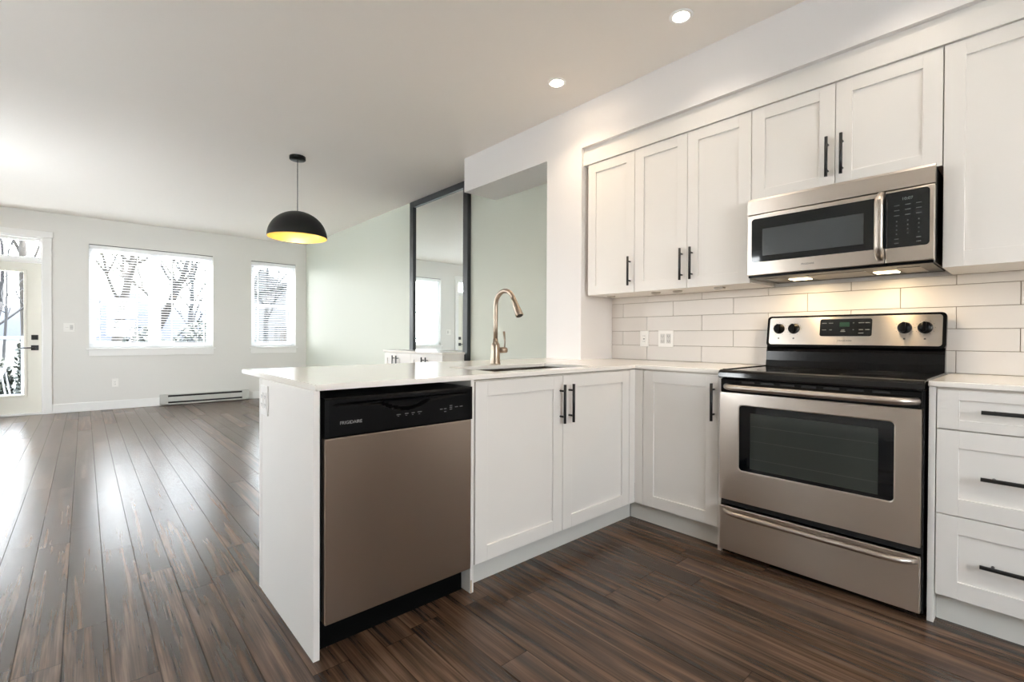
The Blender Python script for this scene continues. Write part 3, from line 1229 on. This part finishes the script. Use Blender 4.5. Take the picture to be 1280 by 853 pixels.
b, *_ = tilt_panel(rrect(.577, .805, .058, .150, .010, 5), .002, .0052)
dsp = b.build('display_panel', BLACKG, rg)
b, *_ = tilt_panel([(.672, .108), (.716, .108), (.716, .132), (.672, .132)], .004, .0056)
b.build('clock_display', GREEND, dsp)
b = MB()
for (y, v, wd) in ((.785, .128, .022), (.755, .128, .020), (.785, .092, .020), (.755, .092, .012), (.700, .090, .016), (.700, .083, .022),
                   (.655, .128, .006), (.655, .092, .006), (.622, .128, .024), (.596, .128, .018), (.622, .092, .018), (.596, .092, .018), (.622, .074, .022)):
    for s0 in (-1, 1):
        pass
    a = on_tilt(y - wd / 2, v - .002, .0054)
    c = on_tilt(y + wd / 2, v + .002, .0054)
    b.quad([on_tilt(y - wd / 2, v - .002, .0055), on_tilt(y + wd / 2, v - .002, .0055), on_tilt(y + wd / 2, v + .002, .0055), on_tilt(y - wd / 2, v + .002, .0055)])
b.build('button_markings', MARK, dsp)
for y in (1.007, .931, .449, .373):
    c = on_tilt(y, .100, .003)
    b = MB()
    b.lathe([(0, 0), (.0285, 0), (.0285, .004), (.026, .008), (.0245, .020), (.023, .023), (0, .023)], c, nn, 28)
    k_ = b.build('knob', BLACKP, rg)
    b = MB()
    # grip bar across the knob
    A, B = [], []
    for (dy, dv) in rrect(-.0065, .0065, -.023, .023, .005, 3):
        A.append(b.bm.verts.new(c + nn * .021 + uv * dv + Vector((0, dy, 0))))
        B.append(b.bm.verts.new(c + nn * .034 + uv * dv + Vector((0, dy, 0))))
    b.bm.faces.new(A)
    b.bm.faces.new(B[::-1])
    for i in range(len(A)):
        b.bm.faces.new((A[i], B[i], B[(i + 1) % len(A)], A[(i + 1) % len(A)]))
    b.build('grip', BLACKP, k_)
b = MB()
for y in (1.007, .931, .449, .373):
    for k in range(12):
        if k == 6:
            continue
        a = 2 * pi * k / 12
        yy, vv = y + .036 * sin(a), .100 + .036 * cos(a)
        b.quad([on_tilt(yy - .0012, vv - .0012, .0037), on_tilt(yy + .0012, vv - .0012, .0037), on_tilt(yy + .0012, vv + .0012, .0037), on_tilt(yy - .0012, vv + .0012, .0037)])
    b.quad([on_tilt(y - .004, .042, .0037), on_tilt(y + .004, .042, .0037), on_tilt(y + .004, .050, .0037), on_tilt(y - .004, .050, .0037)])
b.build('dial_markings', MARKD, cpn)
text_mesh('brand_lettering', 'FRIGIDAIRE', .012, on_tilt(.690, .034, .0037), (0, -1, 0), uv, MARKD, cpn, ext=.0003)

# ------------------------------------------------------------------ microwave
mw = thing('microwave', 'stainless steel over-the-range microwave mounted under the short wall cabinet', 'microwave', (2.81, .673, 1.388))
MY0, MY1 = .302, 1.043
XM = 2.590
MB().box(XM + .034, XR - .012, MY0 + .004, MY1 - .004, 1.396, 1.795).build('oven_case', BODYD, mw)
b = MB()
b.prism([(XM + .004, 1.716), (XM + .034, 1.716), (XM + .034, 1.797), (XM + .016, 1.797), (XM + .004, 1.785)], 'y', MY0, MY1)
b.build('vent_grille', ST_H, mw)
b = MB()
b.box(XM, XM + .032, .4665, MY1, 1.400, 1.7105, .003)
md = b.build('door', ST_H, mw)
b = MB()
b.prism(rrect(.4668, 1.021, 1.466, 1.690, .014, 6, (0, 1, 1, 0)), 'x', XM - .0012, XM + .004)
b.build('door_glass', BLACKG, md)
MB().box(XM - .0018, XM + .002, .541, .968, 1.496, 1.634).build('viewing_window', MWW, md)
b = MB()
pts, rr_ = [], []
for k in range(25):
    t_ = k / 24
    s_ = min(t_, 1 - t_)
    pts.append((XM + .002 - .045 * (1 - max(0, 1 - s_ / .17) ** 2.2), .4800, 1.428 + .272 * t_))
b.tube(pts, .0165, 16, flat=((1, 0, 0), .55))
b.build('handle', ST_HAND, md)
text_mesh('brand_lettering', 'FRIGIDAIRE', .011, (XM - .0004, .762, 1.434), (0, -1, 0), (0, 0, 1), MARKD, md, ext=.0003)
b = MB()
b.box(XM, XM + .032, MY0, .4635, 1.400, 1.7105, .003)
mc = b.build('control_panel', ST_H, mw)
b = MB()
b.prism(rrect(.3175, .4632, 1.464, 1.702, .014, 6, (1, 0, 0, 1)), 'x', XM - .0012, XM + .004)
kp = b.build('keypad_glass', BLACKG, mc)
text_mesh('clock_digits', '10:07', .017, (XM - .0015, .390, 1.668), (0, -1, 0), (0, 0, 1), mat('clock_digit_glow', srgb(110, 120, 115), .4, emit=(.35, .4, .38, 1), estr=.12), kp, ext=.0002)
b = MB()


def dot(y, z, wd, h):
    b.box(XM - .0016, XM - .0010, y - wd / 2, y + wd / 2, z - h / 2, z + h / 2)


for z in (1.643, 1.622, 1.600):
    for y in (.425, .388, .352):
        dot(y, z, .018, .003)
for z in (1.575, 1.557, 1.539, 1.521):
    for y in (.425, .388, .352):
        dot(y, z, .004, .005)
for z in (1.500, 1.482):
    for y in (.425, .352):
        dot(y, z, .015, .004)
b.build('button_markings', MARK, kp)
b = MB()
b.box(XM + .010, XM + .034, MY0 + .003, MY1 - .003, 1.388, 1.3985, .002)
b.prism([(XM + .034, 1.3955), (XM + .034, 1.389), (XR - .03, 1.3905), (XR - .012, 1.3955)], 'y', MY0 + .01, MY1 - .01)
un = b.build('underside', BLACKP, mw)
for (a, c) in ((.56, .80), (.36, .44), (.93, .99)):
    MB().box(2.70, 2.92, a, c, 1.3875, 1.392).build('grease_filter', FILT, un)
for yy in (.865, .500):
    MB().box(2.79, 2.87, yy - .045, yy + .045, 1.386, 1.3915, .003).build('work_light', MWLENS, un)
    l = bpy.data.lights.new('microwave_work_light', 'AREA')
    l.shape = 'RECTANGLE'
    l.size, l.size_y = .08, .09
    l.energy = 1.1
    l.color = (1, .74, .42)
    o = bpy.data.objects.new('microwave_work_light', l)
    o.location = (2.83, yy, 1.382)
    COL.objects.link(o)

# ------------------------------------------------------------------ wall cabinets
XU = 2.6807
FU = Face('x', XU, -1)
ZU0, ZU1 = 1.373, 2.303


def wall_cab(name, label, y0, y1, z0, doors, handles):
    root = thing(name, label, 'cabinet', ((XU + XR) / 2, (y0 + y1) / 2, z0))
    MB().box(XU + FR + .002, XR - .001, y0, y1, z0 + .001, ZU1 + .01).build('cabinet_body', CAB, root)
    n = len(doors)
    for (a, c), h in zip(doors, handles):
        d = shaker(FU, 'door', a, c, z0, ZU1 - .003, root)
        if h:
            bar_handle(FU, h[0], h[0], h[1], h[1] + .190, d)
    return root


wall_cab('wall_cabinet', 'white single-door wall cabinet beside the pillar', 1.7955, 2.1905, ZU0, [(1.7955, 2.180)], [(1.8245, 1.416)])
wall_cab('wall_cabinet', 'white two-door wall cabinet between the single-door one and the microwave', 1.0635, 1.793, ZU0,
         [(1.4295, 1.7925), (1.0635, 1.4265)], [(1.4580, 1.420), (1.3945, 1.420)])
wall_cab('wall_cabinet', 'short white two-door wall cabinet directly above the microwave', .2905, 1.0605, 1.802,
         [(.6775, 1.0600), (.2910, .6745)], [(.7055, 1.851), (.6455, 1.851)])
wall_cab('wall_cabinet', 'full-height white wall cabinet over the short countertop, past the microwave', -.48, .2875, ZU0,
         [(-.094, .2870), (-.48, -.097)], [None, (-.13, 1.416)])
fs = recenter(MB().box(2.671, XR - .002, -1.2, 2.2185, ZU1, 2.394, .001).build('cabinet_fascia', CAB))
tag(fs, 'long white fascia board running above all the wall cabinet doors', 'fascia')
struct(recenter(MB().box(2.684, XR - .002, -1.2, 2.2185, 2.3945, 2.4285).build('trim_2', CAB)))
b = MB()
for k, (x, y) in enumerate(((2.837, 2.091), (2.820, 1.718), (2.821, 1.564))):
    b = MB()
    b.lathe([(0, -.010), (.024, -.010), (.029, -.006), (.030, 0), (0, 0)], (x, y, ZU0 + .001), (0, 0, 1), 28)
    o = recenter(b.build('puck_light', PUCK))
    tag(o, ('small round puck light under the cabinet beside the pillar',
            'small round puck light under the two-door cabinet, the one nearer the pillar',
            'small round puck light under the two-door cabinet, the one nearer the microwave')[k], 'light', 'puck lights under the wall cabinets')
o = recenter(MB().box(2.78, 2.815, 1.255, 1.31, ZU0 - .010, ZU0 + .001, .002).build('cable_connector', PUCK))
tag(o, 'small square cable connector under the wall cabinet next to the microwave', 'connector')

# ------------------------------------------------------------------ backsplash
b = MB()
b.box(XR - .0035, XR - .0005, -.75, PY0 - .0005, ZT, ZU0 + .0005)
bs = b.build('tile_backsplash', GROUT)
tag(bs, 'white subway tile backsplash with brown grout behind the range', 'backsplash')
b = MB()
rows = [ZT + .0005, 1.0190, 1.1215, 1.2240, 1.3265, ZU0 + .0005]
for r_ in range(5):
    z0, z1 = rows[r_] + .0013, rows[r_ + 1] - .0013
    off = 1.911 if r_ % 2 == 0 else 2.1155
    y = off + .4095
    while y > -.75:
        a, c = max(y - .4095, -.75), min(y, PY0 - .0005)
        if c - a > .01:
            b.box(XR - .0095, XR - .003, a + .0013, c - .0013, z0, z1, .0012, 1)
        y -= .4095
b.build('tiles', TILE, bs)
FB = Face('x', XR - .0095, -1)
wall_plate('power_outlet', 'white single outlet plate on the backsplash, nearest the pillar', 'outlet', FB, 1.930, 1.067, .070, .114, ['gfci'])
wall_plate('power_outlet', 'white double outlet plate on the backsplash, nearer the range', 'outlet', FB, 1.759, 1.068, .116, .114, ['outlet', 'outlet'], grey=(0, 1))

# ------------------------------------------------------------------ ceiling lights
for k, (x, y) in enumerate(((2.306, 1.270), (2.306, 2.143), (2.306, .40), (2.306, -.47), (.75, .30), (.75, -1.0), (-.6, .6))):  # beyond the first pair, unseen lights added as fill for the kitchen
    vis = k < 2
    lab = ('recessed ceiling downlight nearest the range', 'recessed ceiling downlight in front of the pillar',
           'unseen ceiling fill light added above the drawer cabinet', 'unseen ceiling fill light added at the far end of the kitchen',
           'unseen ceiling fill light added over the middle of the kitchen floor', 'unseen ceiling fill light added towards the back wall', 'unseen ceiling fill light added near the left wall')[k]
    if vis:
        root = thing('recessed_light', lab, 'light', (x, y, ZC - .008), 'recessed ceiling downlights')
        b = MB()
        b.lathe([(.040, -.004), (.046, -.0065), (.056, -.006), (.060, -.001), (.060, 0), (.040, 0)], (x, y, ZC), (0, 0, 1), 36)
        b.build('trim_ring', TRIM, root)
        MB().lathe([(0, -.013), (.018, -.0125), (.032, -.010), (.041, -.0045), (.041, -.001), (0, -.001)], (x, y, ZC), (0, 0, 1), 32).build('lens', LENSW if k == 1 else LENS, root)
    l = bpy.data.lights.new('can_or_fill_light', 'AREA')
    l.shape = 'DISK'
    l.size = .08
    l.energy = CAN_POWER * (.8 if k == 1 else .45)
    l.color = (1, .78, .55) if k == 1 else (1, .88, .74)
    l.spread = radians(120)
    o = bpy.data.objects.new('can_or_fill_light', l)
    o.location = (x, y, ZC - .018)
    COL.objects.link(o)

# ------------------------------------------------------------------ pendant
px, py = 1.479, 4.644
pe = thing('pendant_lamp', 'black dome pendant lamp with gold interior hanging in the dining area', 'lamp', (px, py, 1.995))
b = MB()
b.lathe([(0, ZC), (.070, ZC), (.070, ZC - .028), (.067, ZC - .031), (0, ZC - .031)], (px, py, 0), (0, 0, 1), 40)
b.build('ceiling_canopy', BLACKP, pe)
MB().tube([(px, py, ZC - .03), (px, py, 2.23)], .0032, 10).build('cord', SHADE, pe)
RS, HS, ZR = .258, .240, 1.992
prof = []
for k in range(25):
    a = (pi / 2) * k / 24
    prof.append((max(RS * cos(a), .0) if k < 24 else 0, ZR + HS * sin(a)))
b = MB()
b.lathe(prof, (px, py, 0), (0, 0, 1), 64)
b.build('dome_shade', SHADE, pe, smooth=True)
b = MB()
b.lathe([(r_ * .985, z_ - .004) if r_ > 0 else (0, z_ - .005) for (r_, z_) in prof[0:]], (px, py, 0), (0, 0, 1), 64)
b.lathe([(RS, ZR), (RS * .985, ZR - .004)], (px, py, 0), (0, 0, 1), 64)
b.build('shade_lining', GOLD, pe, smooth=True)
b = MB()
b.lathe([(0, 2.222), (.022, 2.222), (.022, 2.16), (0, 2.16)], (px, py, 0), (0, 0, 1), 20)
b.build('socket', BLACKP, pe)
b = MB()
b.lathe([(0, 2.162), (.013, 2.160), (.020, 2.135), (.030, 2.105), (.027, 2.085), (.015, 2.075), (0, 2.073)], (px, py, 0), (0, 0, 1), 24)
b.build('bulb', BULB, pe, smooth=True)
l = bpy.data.lights.new('pendant_bulb_light', 'POINT')
l.energy = 4
l.color = (1, .82, .55)
l.shadow_soft_size = .03
o = bpy.data.objects.new('pendant_bulb_light', l)
o.location = (px, py, 2.055)
COL.objects.link(o)

# ------------------------------------------------------------------ mirror and low cabinet on the sage wall
mi = thing('wall_mirror', 'tall black-framed mirror against the sage wall, rising behind the low white cabinet', 'mirror', (3.0, 4.63, 0))
my0, my1, mz0, mz1, mxf = 4.03, 5.225, 0, 2.722, 2.985
fwid = .072
b = MB()
b.box(mxf, XR - .001, my0, my0 + .084, mz0, mz1, .003)
b.box(mxf, XR - .001, my1 - .084, my1, mz0, mz1, .003)
b.box(mxf, XR - .001, my0 + .084, my1 - .084, mz1 - fwid, mz1, .003)
b.box(mxf, XR - .001, my0 + .084, my1 - .084, mz0, mz0 + fwid, .003)
b.build('frame', MFRAME, mi)
MB().box(mxf + .022, mxf + .028, my0 + .07, my1 - .07, mz0 + .06, mz1 - .06).build('mirror_glass', MIRROR, mi)

lc = thing('low_sideboard_cabinet', 'low white four-door cabinet standing in front of the tall mirror by the sage wall', 'cabinet', (2.87, 4.70, 0))
LX = 2.707
MB().box(LX + FR + .002, 2.978, 4.073, 5.330, .10, .890).build('cabinet_body', CAB, lc)
MB().box(LX + .06, 2.978, 4.073, 5.330, 0, .10).build('toe_kick', TOEK, lc)
MB().box(LX - .012, 2.982, 4.060, 5.345, .890, .914, .003).build('cabinet_top', QUARTZ, lc)
FL = Face('x', LX, -1)
for (a, c, h) in ((5.035, 5.328, 5.078), (4.713, 5.031, 4.988), (4.394, 4.709, 4.432), (4.075, 4.390, 4.352)):
    d = shaker(FL, 'door', a, c, .102, .884, lc)
    bar_handle(FL, h, h, .665, .855, d)

# ------------------------------------------------------------------ far wall fittings
FF = Face('y', YW, -1)
wall_plate('light_switch', 'white double light switch plate between the patio door and the window', 'switch', FF, -.155, 1.182, .116, .122, ['rocker', 'rocker'], grey=(1,))
wall_plate('power_outlet', 'white outlet plate low on the far wall under the wide window', 'outlet', FF, .333, .382, .074, .118, ['outlet'])
bh = thing('baseboard_heater', 'long white electric baseboard heater on the far wall under the windows', 'heater', (1.465, YW - .05, 0))
hx0, hx1 = .857, 2.073
yb0 = YW - .016
b = MB()
b.box(hx0, hx1, YW - .021, yb0, .012, .168)
b.box(hx0, hx1, YW - .070, YW - .021, .156, .168)
b.box(hx0, hx1, YW - .070, YW - .021, .012, .030)
b.build('heater_back', HEAT, bh)
MB().box(hx0 + .10, hx1 - .10, YW - .071, YW - .060, .056, .128, .003).build('front_cover', HEAT, bh)
MB().box(hx0 + .02, hx1 - .02, YW - .055, YW - .022, .031, .155).build('heating_element', DARK, bh)
b = MB()
for (a, c) in ((hx0, hx0 + .10), (hx1 - .10, hx1)):
    o = MB().box(a, c, YW - .073, YW - .0145, .012, .168, .003).build('end_cap', HEAT, bh)
b.bm.free()

# ------------------------------------------------------------------ outside
GRASS = mat('lawn', srgb(22, 25, 18), .9, noise=.35, nscale=6)
PAVE = mat('patio_concrete', srgb(226, 225, 224), .85, noise=.1, nscale=8)
BARK = mat('bark', srgb(32, 27, 22), .9, noise=.3, nscale=14)
BARKG = mat('grey_bark', srgb(22, 22, 24), .9, noise=.3, nscale=14)
LEAFY = mat('yellow_green_leaf', srgb(70, 67, 26), .7, noise=.3, nscale=3)
LEAFD = mat('hedge_leaf', srgb(17, 23, 14), .6, noise=.4, nscale=5)
SIDING = mat('grey_lap_siding', srgb(42, 45, 50), .7)
ROOFM = mat('asphalt_roof', srgb(28, 29, 32), .9, noise=.2, nscale=20)
HILLM = mat('far_wooded_hill', srgb(17, 23, 34), 1.0, noise=.15, nscale=.08)
RAILM = mat('grey_rail_paint', srgb(58, 60, 66), .5)
FENCEM = mat('dark_fence_metal', srgb(20, 22, 26), .5)
SLING = mat('sling_fabric', srgb(70, 72, 80), .7)
BRICKM = mat('brown_wall_board', srgb(48, 37, 29), .8, noise=.15, nscale=9)

g_ = MB()
g_.box(-40, 45, YW + WT + .01, 175, -.35, -.14)
struct(g_.build('ground', GRASS))
struct(MB().box(-4, 3.4, YW + WT + .01, 12.05, -.14, -.06).build('patio', PAVE))
struct(MB().box(-12, 12, -14, YB - WT - .01, -.2, -.05).build('driveway', PAVE))
struct(MB().box(-18, XL - WT - .01, YB - WT - .01, YW + WT + .01, -.2, -.06).build('bounce_ground_side', PAVE))  # unseen pale ground, widened to bounce sunlight through the added left windows

rng = random.Random(7)
b = MB()
N = 60
top, bot = [], []
for i in range(N + 1):
    x = -70 + 220 * i / N
    h = 9 + 2.6 * sin(i * .35) + 1.6 * sin(i * .9 + 1) + rng.uniform(-.4, .4)
    bot.append(b.bm.verts.new((x, 150, -.3)))
    top.append((b.bm.verts.new((x, 158, h * .55)), b.bm.verts.new((x, 172, h))))
for i in range(N):
    b.bm.faces.new((bot[i], bot[i + 1], top[i + 1][0], top[i][0]))
    b.bm.faces.new((top[i][0], top[i + 1][0], top[i + 1][1], top[i][1]))
struct(b.build('hills', HILLM, smooth=True))


def bare_tree(label, x, y, h, r, seed, barkm, leaf=None, lean=0., nleaf=0, split=.42):
    rng = random.Random(seed)
    root = thing('tree', label, 'tree', (x, y, -.15), 'trees outside the windows')
    tb, bb = MB(), MB()
    tips = []
    z0 = -.15
    pts = []
    for k in range(7):
        t_ = k / 6
        pts.append(Vector((x + lean * t_ * h * .5 + .06 * sin(3 * t_ + seed), y + .05 * cos(4 * t_ + seed), z0 + h * split * t_)))
    tb.tube(pts, [r * (1 - .35 * k / 6) for k in range(7)], 10)

    def grow(p, d, ln, rad, lv):
        n = 4
        q = [p]
        dd_ = d.copy()
        for k in range(n):
            dd_ = (dd_ + Vector((rng.uniform(-.22, .22), rng.uniform(-.22, .22), rng.uniform(-.05, .18)))).normalized()
            q.append(q[-1] + dd_ * ln / n)
        bb.tube(q, [rad * (1 - .5 * k / n) for k in range(n + 1)], 6 if lv < 2 else 4, caps=False)
        tips.append((q[-1], lv))
        if lv >= 3:
            return
        for k in range(3 if lv < 2 else 2):
            base = q[rng.choice([2, 3, 4])]
            nd = (dd_ + Vector((rng.uniform(-.9, .9), rng.uniform(-.9, .9), rng.uniform(-.2, .7)))).normalized()
            grow(base, nd, ln * rng.uniform(.55, .8), rad * .55, lv + 1)

    for k in range(5):
        a = 2 * pi * k / 5 + rng.uniform(-.4, .4)
        base = pts[rng.choice([4, 5, 6])]
        grow(base, Vector((cos(a) * .8, sin(a) * .8, rng.uniform(.5, 1.3))).normalized(), h * .24, r * .36, 0)
    grow(pts[-1], Vector((lean, 0, 1)), h * .3, r * .55, 0)
    tb.build('trunk', barkm, root, smooth=True)
    bb.build('branches', barkm, root, smooth=True)
    if leaf:
        lb = MB()
        for _ in range(nleaf):
            t_, lv = rng.choice(tips)
            c = t_ + Vector((rng.gauss(0, .25), rng.gauss(0, .25), rng.gauss(0, .25)))
            s_ = rng.uniform(.03, .06)
            u = Vector((rng.uniform(-1, 1), rng.uniform(-1, 1), rng.uniform(-1, 1))).normalized()
            v = u.orthogonal().normalized()
            lb.quad([c - u * s_, c + v * s_ * .6, c + u * s_, c - v * s_ * .6])
        lb.build('foliage', leaf, root, recalc=False)
    return root


bare_tree('sunlit tree with yellow-green leaves outside the wide window', .48, 15.0, 7.0, .125, 3, BARK, LEAFY, .12, 900)
bare_tree('bare forked tree leaning across the wide window', 1.3, 20.0, 8.5, .17, 11, BARK, None, .25, split=.34)
bare_tree('bare tree behind the right half of the wide window', 2.75, 17.9, 5.6, .075, 23, BARKG, None, -.1, split=.36)
bare_tree('slim bare tree beyond the wide window, by the hedge', 3.15, 24.0, 8.5, .10, 31, BARKG, LEAFY, .05, 300)
bare_tree('bare grey tree in the middle of the narrow corner window', 4.45, 17.0, 6.4, .095, 47, BARKG, None, .02, split=.40)
bare_tree('bare crooked tree close to the patio door glass', -1.95, 18.4, 7.0, .09, 53, BARKG, None, .1, split=.30)
bare_tree('bare slim tree beside the patio door hedge', -1.12, 13.6, 4.4, .03, 61, BARKG, None, -.03, split=.45)
bare_tree('ivy-covered tree seen through the transom above the patio door', -1.55, 24.0, 9.5, .15, 71, BARK, LEAFD, 0, 2600, split=.5)
0 and bare_tree('bare tree far behind the patio', -2.6, 19.0, 8.0, .13, 83, BARKG, None, .05)


def shrub(name, label, cx, cy, rx, ry, h, n, seed, leaf, z0=-.15, ls=(.035, .07), group='shrubs outside the windows'):
    rng = random.Random(seed)
    root = thing(name, label, 'shrub', (cx, cy, z0), group)
    st = MB()
    for k in range(7):
        a = 2 * pi * k / 7
        st.tube([(cx, cy, z0), (cx + .3 * rx * cos(a), cy + .3 * ry * sin(a), z0 + h * .4), (cx + .7 * rx * cos(a), cy + .7 * ry * sin(a), z0 + h * .75)], [.02, .014, .006], 6)
    st.build('stems', BARK, root)
    lb = MB()
    for _ in range(n):
        while True:
            p_ = Vector((rng.uniform(-1, 1), rng.uniform(-1, 1), rng.uniform(0, 1)))
            if p_.x ** 2 + p_.y ** 2 + (p_.z * 1.02) ** 4 < 1:
                break
        c = Vector((cx + p_.x * rx, cy + p_.y * ry, z0 + .05 + p_.z * h))
        s_ = rng.uniform(*ls)
        u = Vector((rng.uniform(-1, 1), rng.uniform(-1, 1), rng.uniform(-.6, 1))).normalized()
        v = u.orthogonal().normalized()
        lb.quad([c - u * s_, c + v * s_ * .5, c + u * s_, c - v * s_ * .5])
    lb.build('foliage', leaf, root, recalc=False)
    return root


shrub('hedge_shrub', 'leafy green hedge shrub right behind the patio door glass', -.76, 12.35, .17, .22, 1.3, 800, 5, LEAFD)
shrub('hedge_shrub', 'low green shrub at the bottom of the patio door glass', -1.32, 12.5, .36, .30, .85, 1300, 6, LEAFD)
shrub('hedge_shrub', 'tall green hedge shrub beyond the right half of the wide window', 2.55, 16.2, .8, .45, 1.65, 2600, 8, LEAFD, ls=(.05, .09))
shrub('hedge_shrub', 'dark green hedge shrub behind the wide window, nearer its middle', 1.20, 17.0, .6, .5, 1.5, 1700, 9, LEAFD, ls=(.05, .09))
shrub('hedge_shrub', 'yellow-green shrub low in the corner of the wide window', 2.65, 13.2, .45, .4, 1.0, 900, 10, LEAFY, ls=(.04, .07))
shrub('hedge_shrub', 'small green shrub low in the narrow corner window', 3.45, 14.6, .40, .4, 1.15, 900, 12, LEAFD, ls=(.04, .07))

# patio railing
ra = thing('patio_railing', 'grey patio railing outside the glazed door', 'railing', (-1.6, 11.8, -.15))
MB().box(-4, -.75, 11.77, 11.83, 1.00, 1.05, .006).build('top_rail', RAILM, ra)
MB().box(-4, -.75, 11.78, 11.82, .02, .06, .006).build('bottom_rail', RAILM, ra)
for k, x in enumerate((-4, -2.92, -1.84, -.78)):
    MB().box(x - .035, x + .035, 11.765, 11.835, -.15, 1.06, .004).build('post', RAILM, ra)

# patio chair
chx, chy = -1.22, 10.75
ch = thing('patio_chair', 'pale sling patio chair outside the glazed door', 'chair', (chx, chy, -.06))


def cp_(dx, dz, side):
    return (chx - dx, chy + side, -.06 + dz)


for s_ in (-.26, .26):
    b = MB()
    b.tube([cp_(.30, 0, s_), cp_(.22, .40, s_), cp_(.16, .62, s_), cp_(-.28, .60, s_), cp_(-.36, 0, s_)], .012, 8)
    b.build('arm_frame', RAILM, ch)
b = MB()
sl = [(.24, .40), (.0, .36), (-.18, .36), (-.26, .48), (-.36, .78), (-.42, .98)]
for (a, c) in zip(sl, sl[1:]):
    A = [cp_(a[0], a[1], -.25), cp_(a[0], a[1], .25), cp_(c[0], c[1], .25), cp_(c[0], c[1], -.25)]
    b.quad(A)
bmesh.ops.remove_doubles(b.bm, verts=b.bm.verts[:], dist=1e-4)
r_ = bmesh.ops.solidify(b.bm, geom=b.bm.faces[:], thickness=.012)
b.build('sling_seat', SLING, ch)

# neighbouring house with lap siding
ho = thing('neighbour_house', 'grey house with lap siding beyond the narrow corner window', 'house', (10.5, 23, -.15))
b = MB()
hx, hy, hz1 = 6.15, 20.5, 3.05
z = -.15
while z < hz1:
    b.prism([(hy - .022, z), (hy, z + .20), (hy + .1, z + .20), (hy + .1, z)], 'x', hx, 15)
    b.prism([(hx - .022, z), (hx, z + .20), (hx + .1, z + .20), (hx + .1, z)], 'y', hy, 26) if False else None
    b.box(hx - .005, hx + .08, hy, 26, z, z + .20)
    z += .20
b.build('siding', SIDING, ho)
MB().box(hx - .06, hx + .09, hy - .05, hy + .04, -.15, hz1 + .1).build('corner_board', RAILM, ho)
b = MB()
b.prism([(hy - .4, hz1), (hy - .4, hz1 + .14), (23.2, hz1 + 1.0), (26.3, hz1 + .14), (26.3, hz1)], 'x', hx - .35, 15.3)
b.build('roof', ROOFM, ho)

# neighbour's patio screen with a brown wall behind its pickets
ps = thing('picket_screen', 'dark picket patio screen in the lower half of the narrow corner window', 'fence', (4.25, 13.9, -.15))
sx0, sx1, sy, szt = 3.86, 4.72, 13.9, 1.36
MB().box(sx0 - .04, sx1 + .04, sy - .05, sy + .05, szt - .05, szt, .004).build('top_rail', FENCEM, ps)
MB().box(sx0, sx1, sy - .02, sy + .02, .05, .10, .004).build('bottom_rail', FENCEM, ps)
b = MB()
k = 0
x = sx0 + .02
while x < sx1:
    b.box(x - .011, x + .011, sy - .012, sy + .012, .10, szt - .05)
    x += .085
b.build('pickets', FENCEM, ps)
for x in (sx0, sx1):
    MB().box(x - .04, x + .04, sy - .04, sy + .04, -.15, szt - .05, .004).build('post', FENCEM, ps)
o = recenter(MB().box(4.10, 4.62, 14.1, 14.45, -.14, 1.22, .01).build('garden_storage_cabinet', BRICKM))
tag(o, 'brown garden cabinet standing behind the picket screen', 'cabinet')
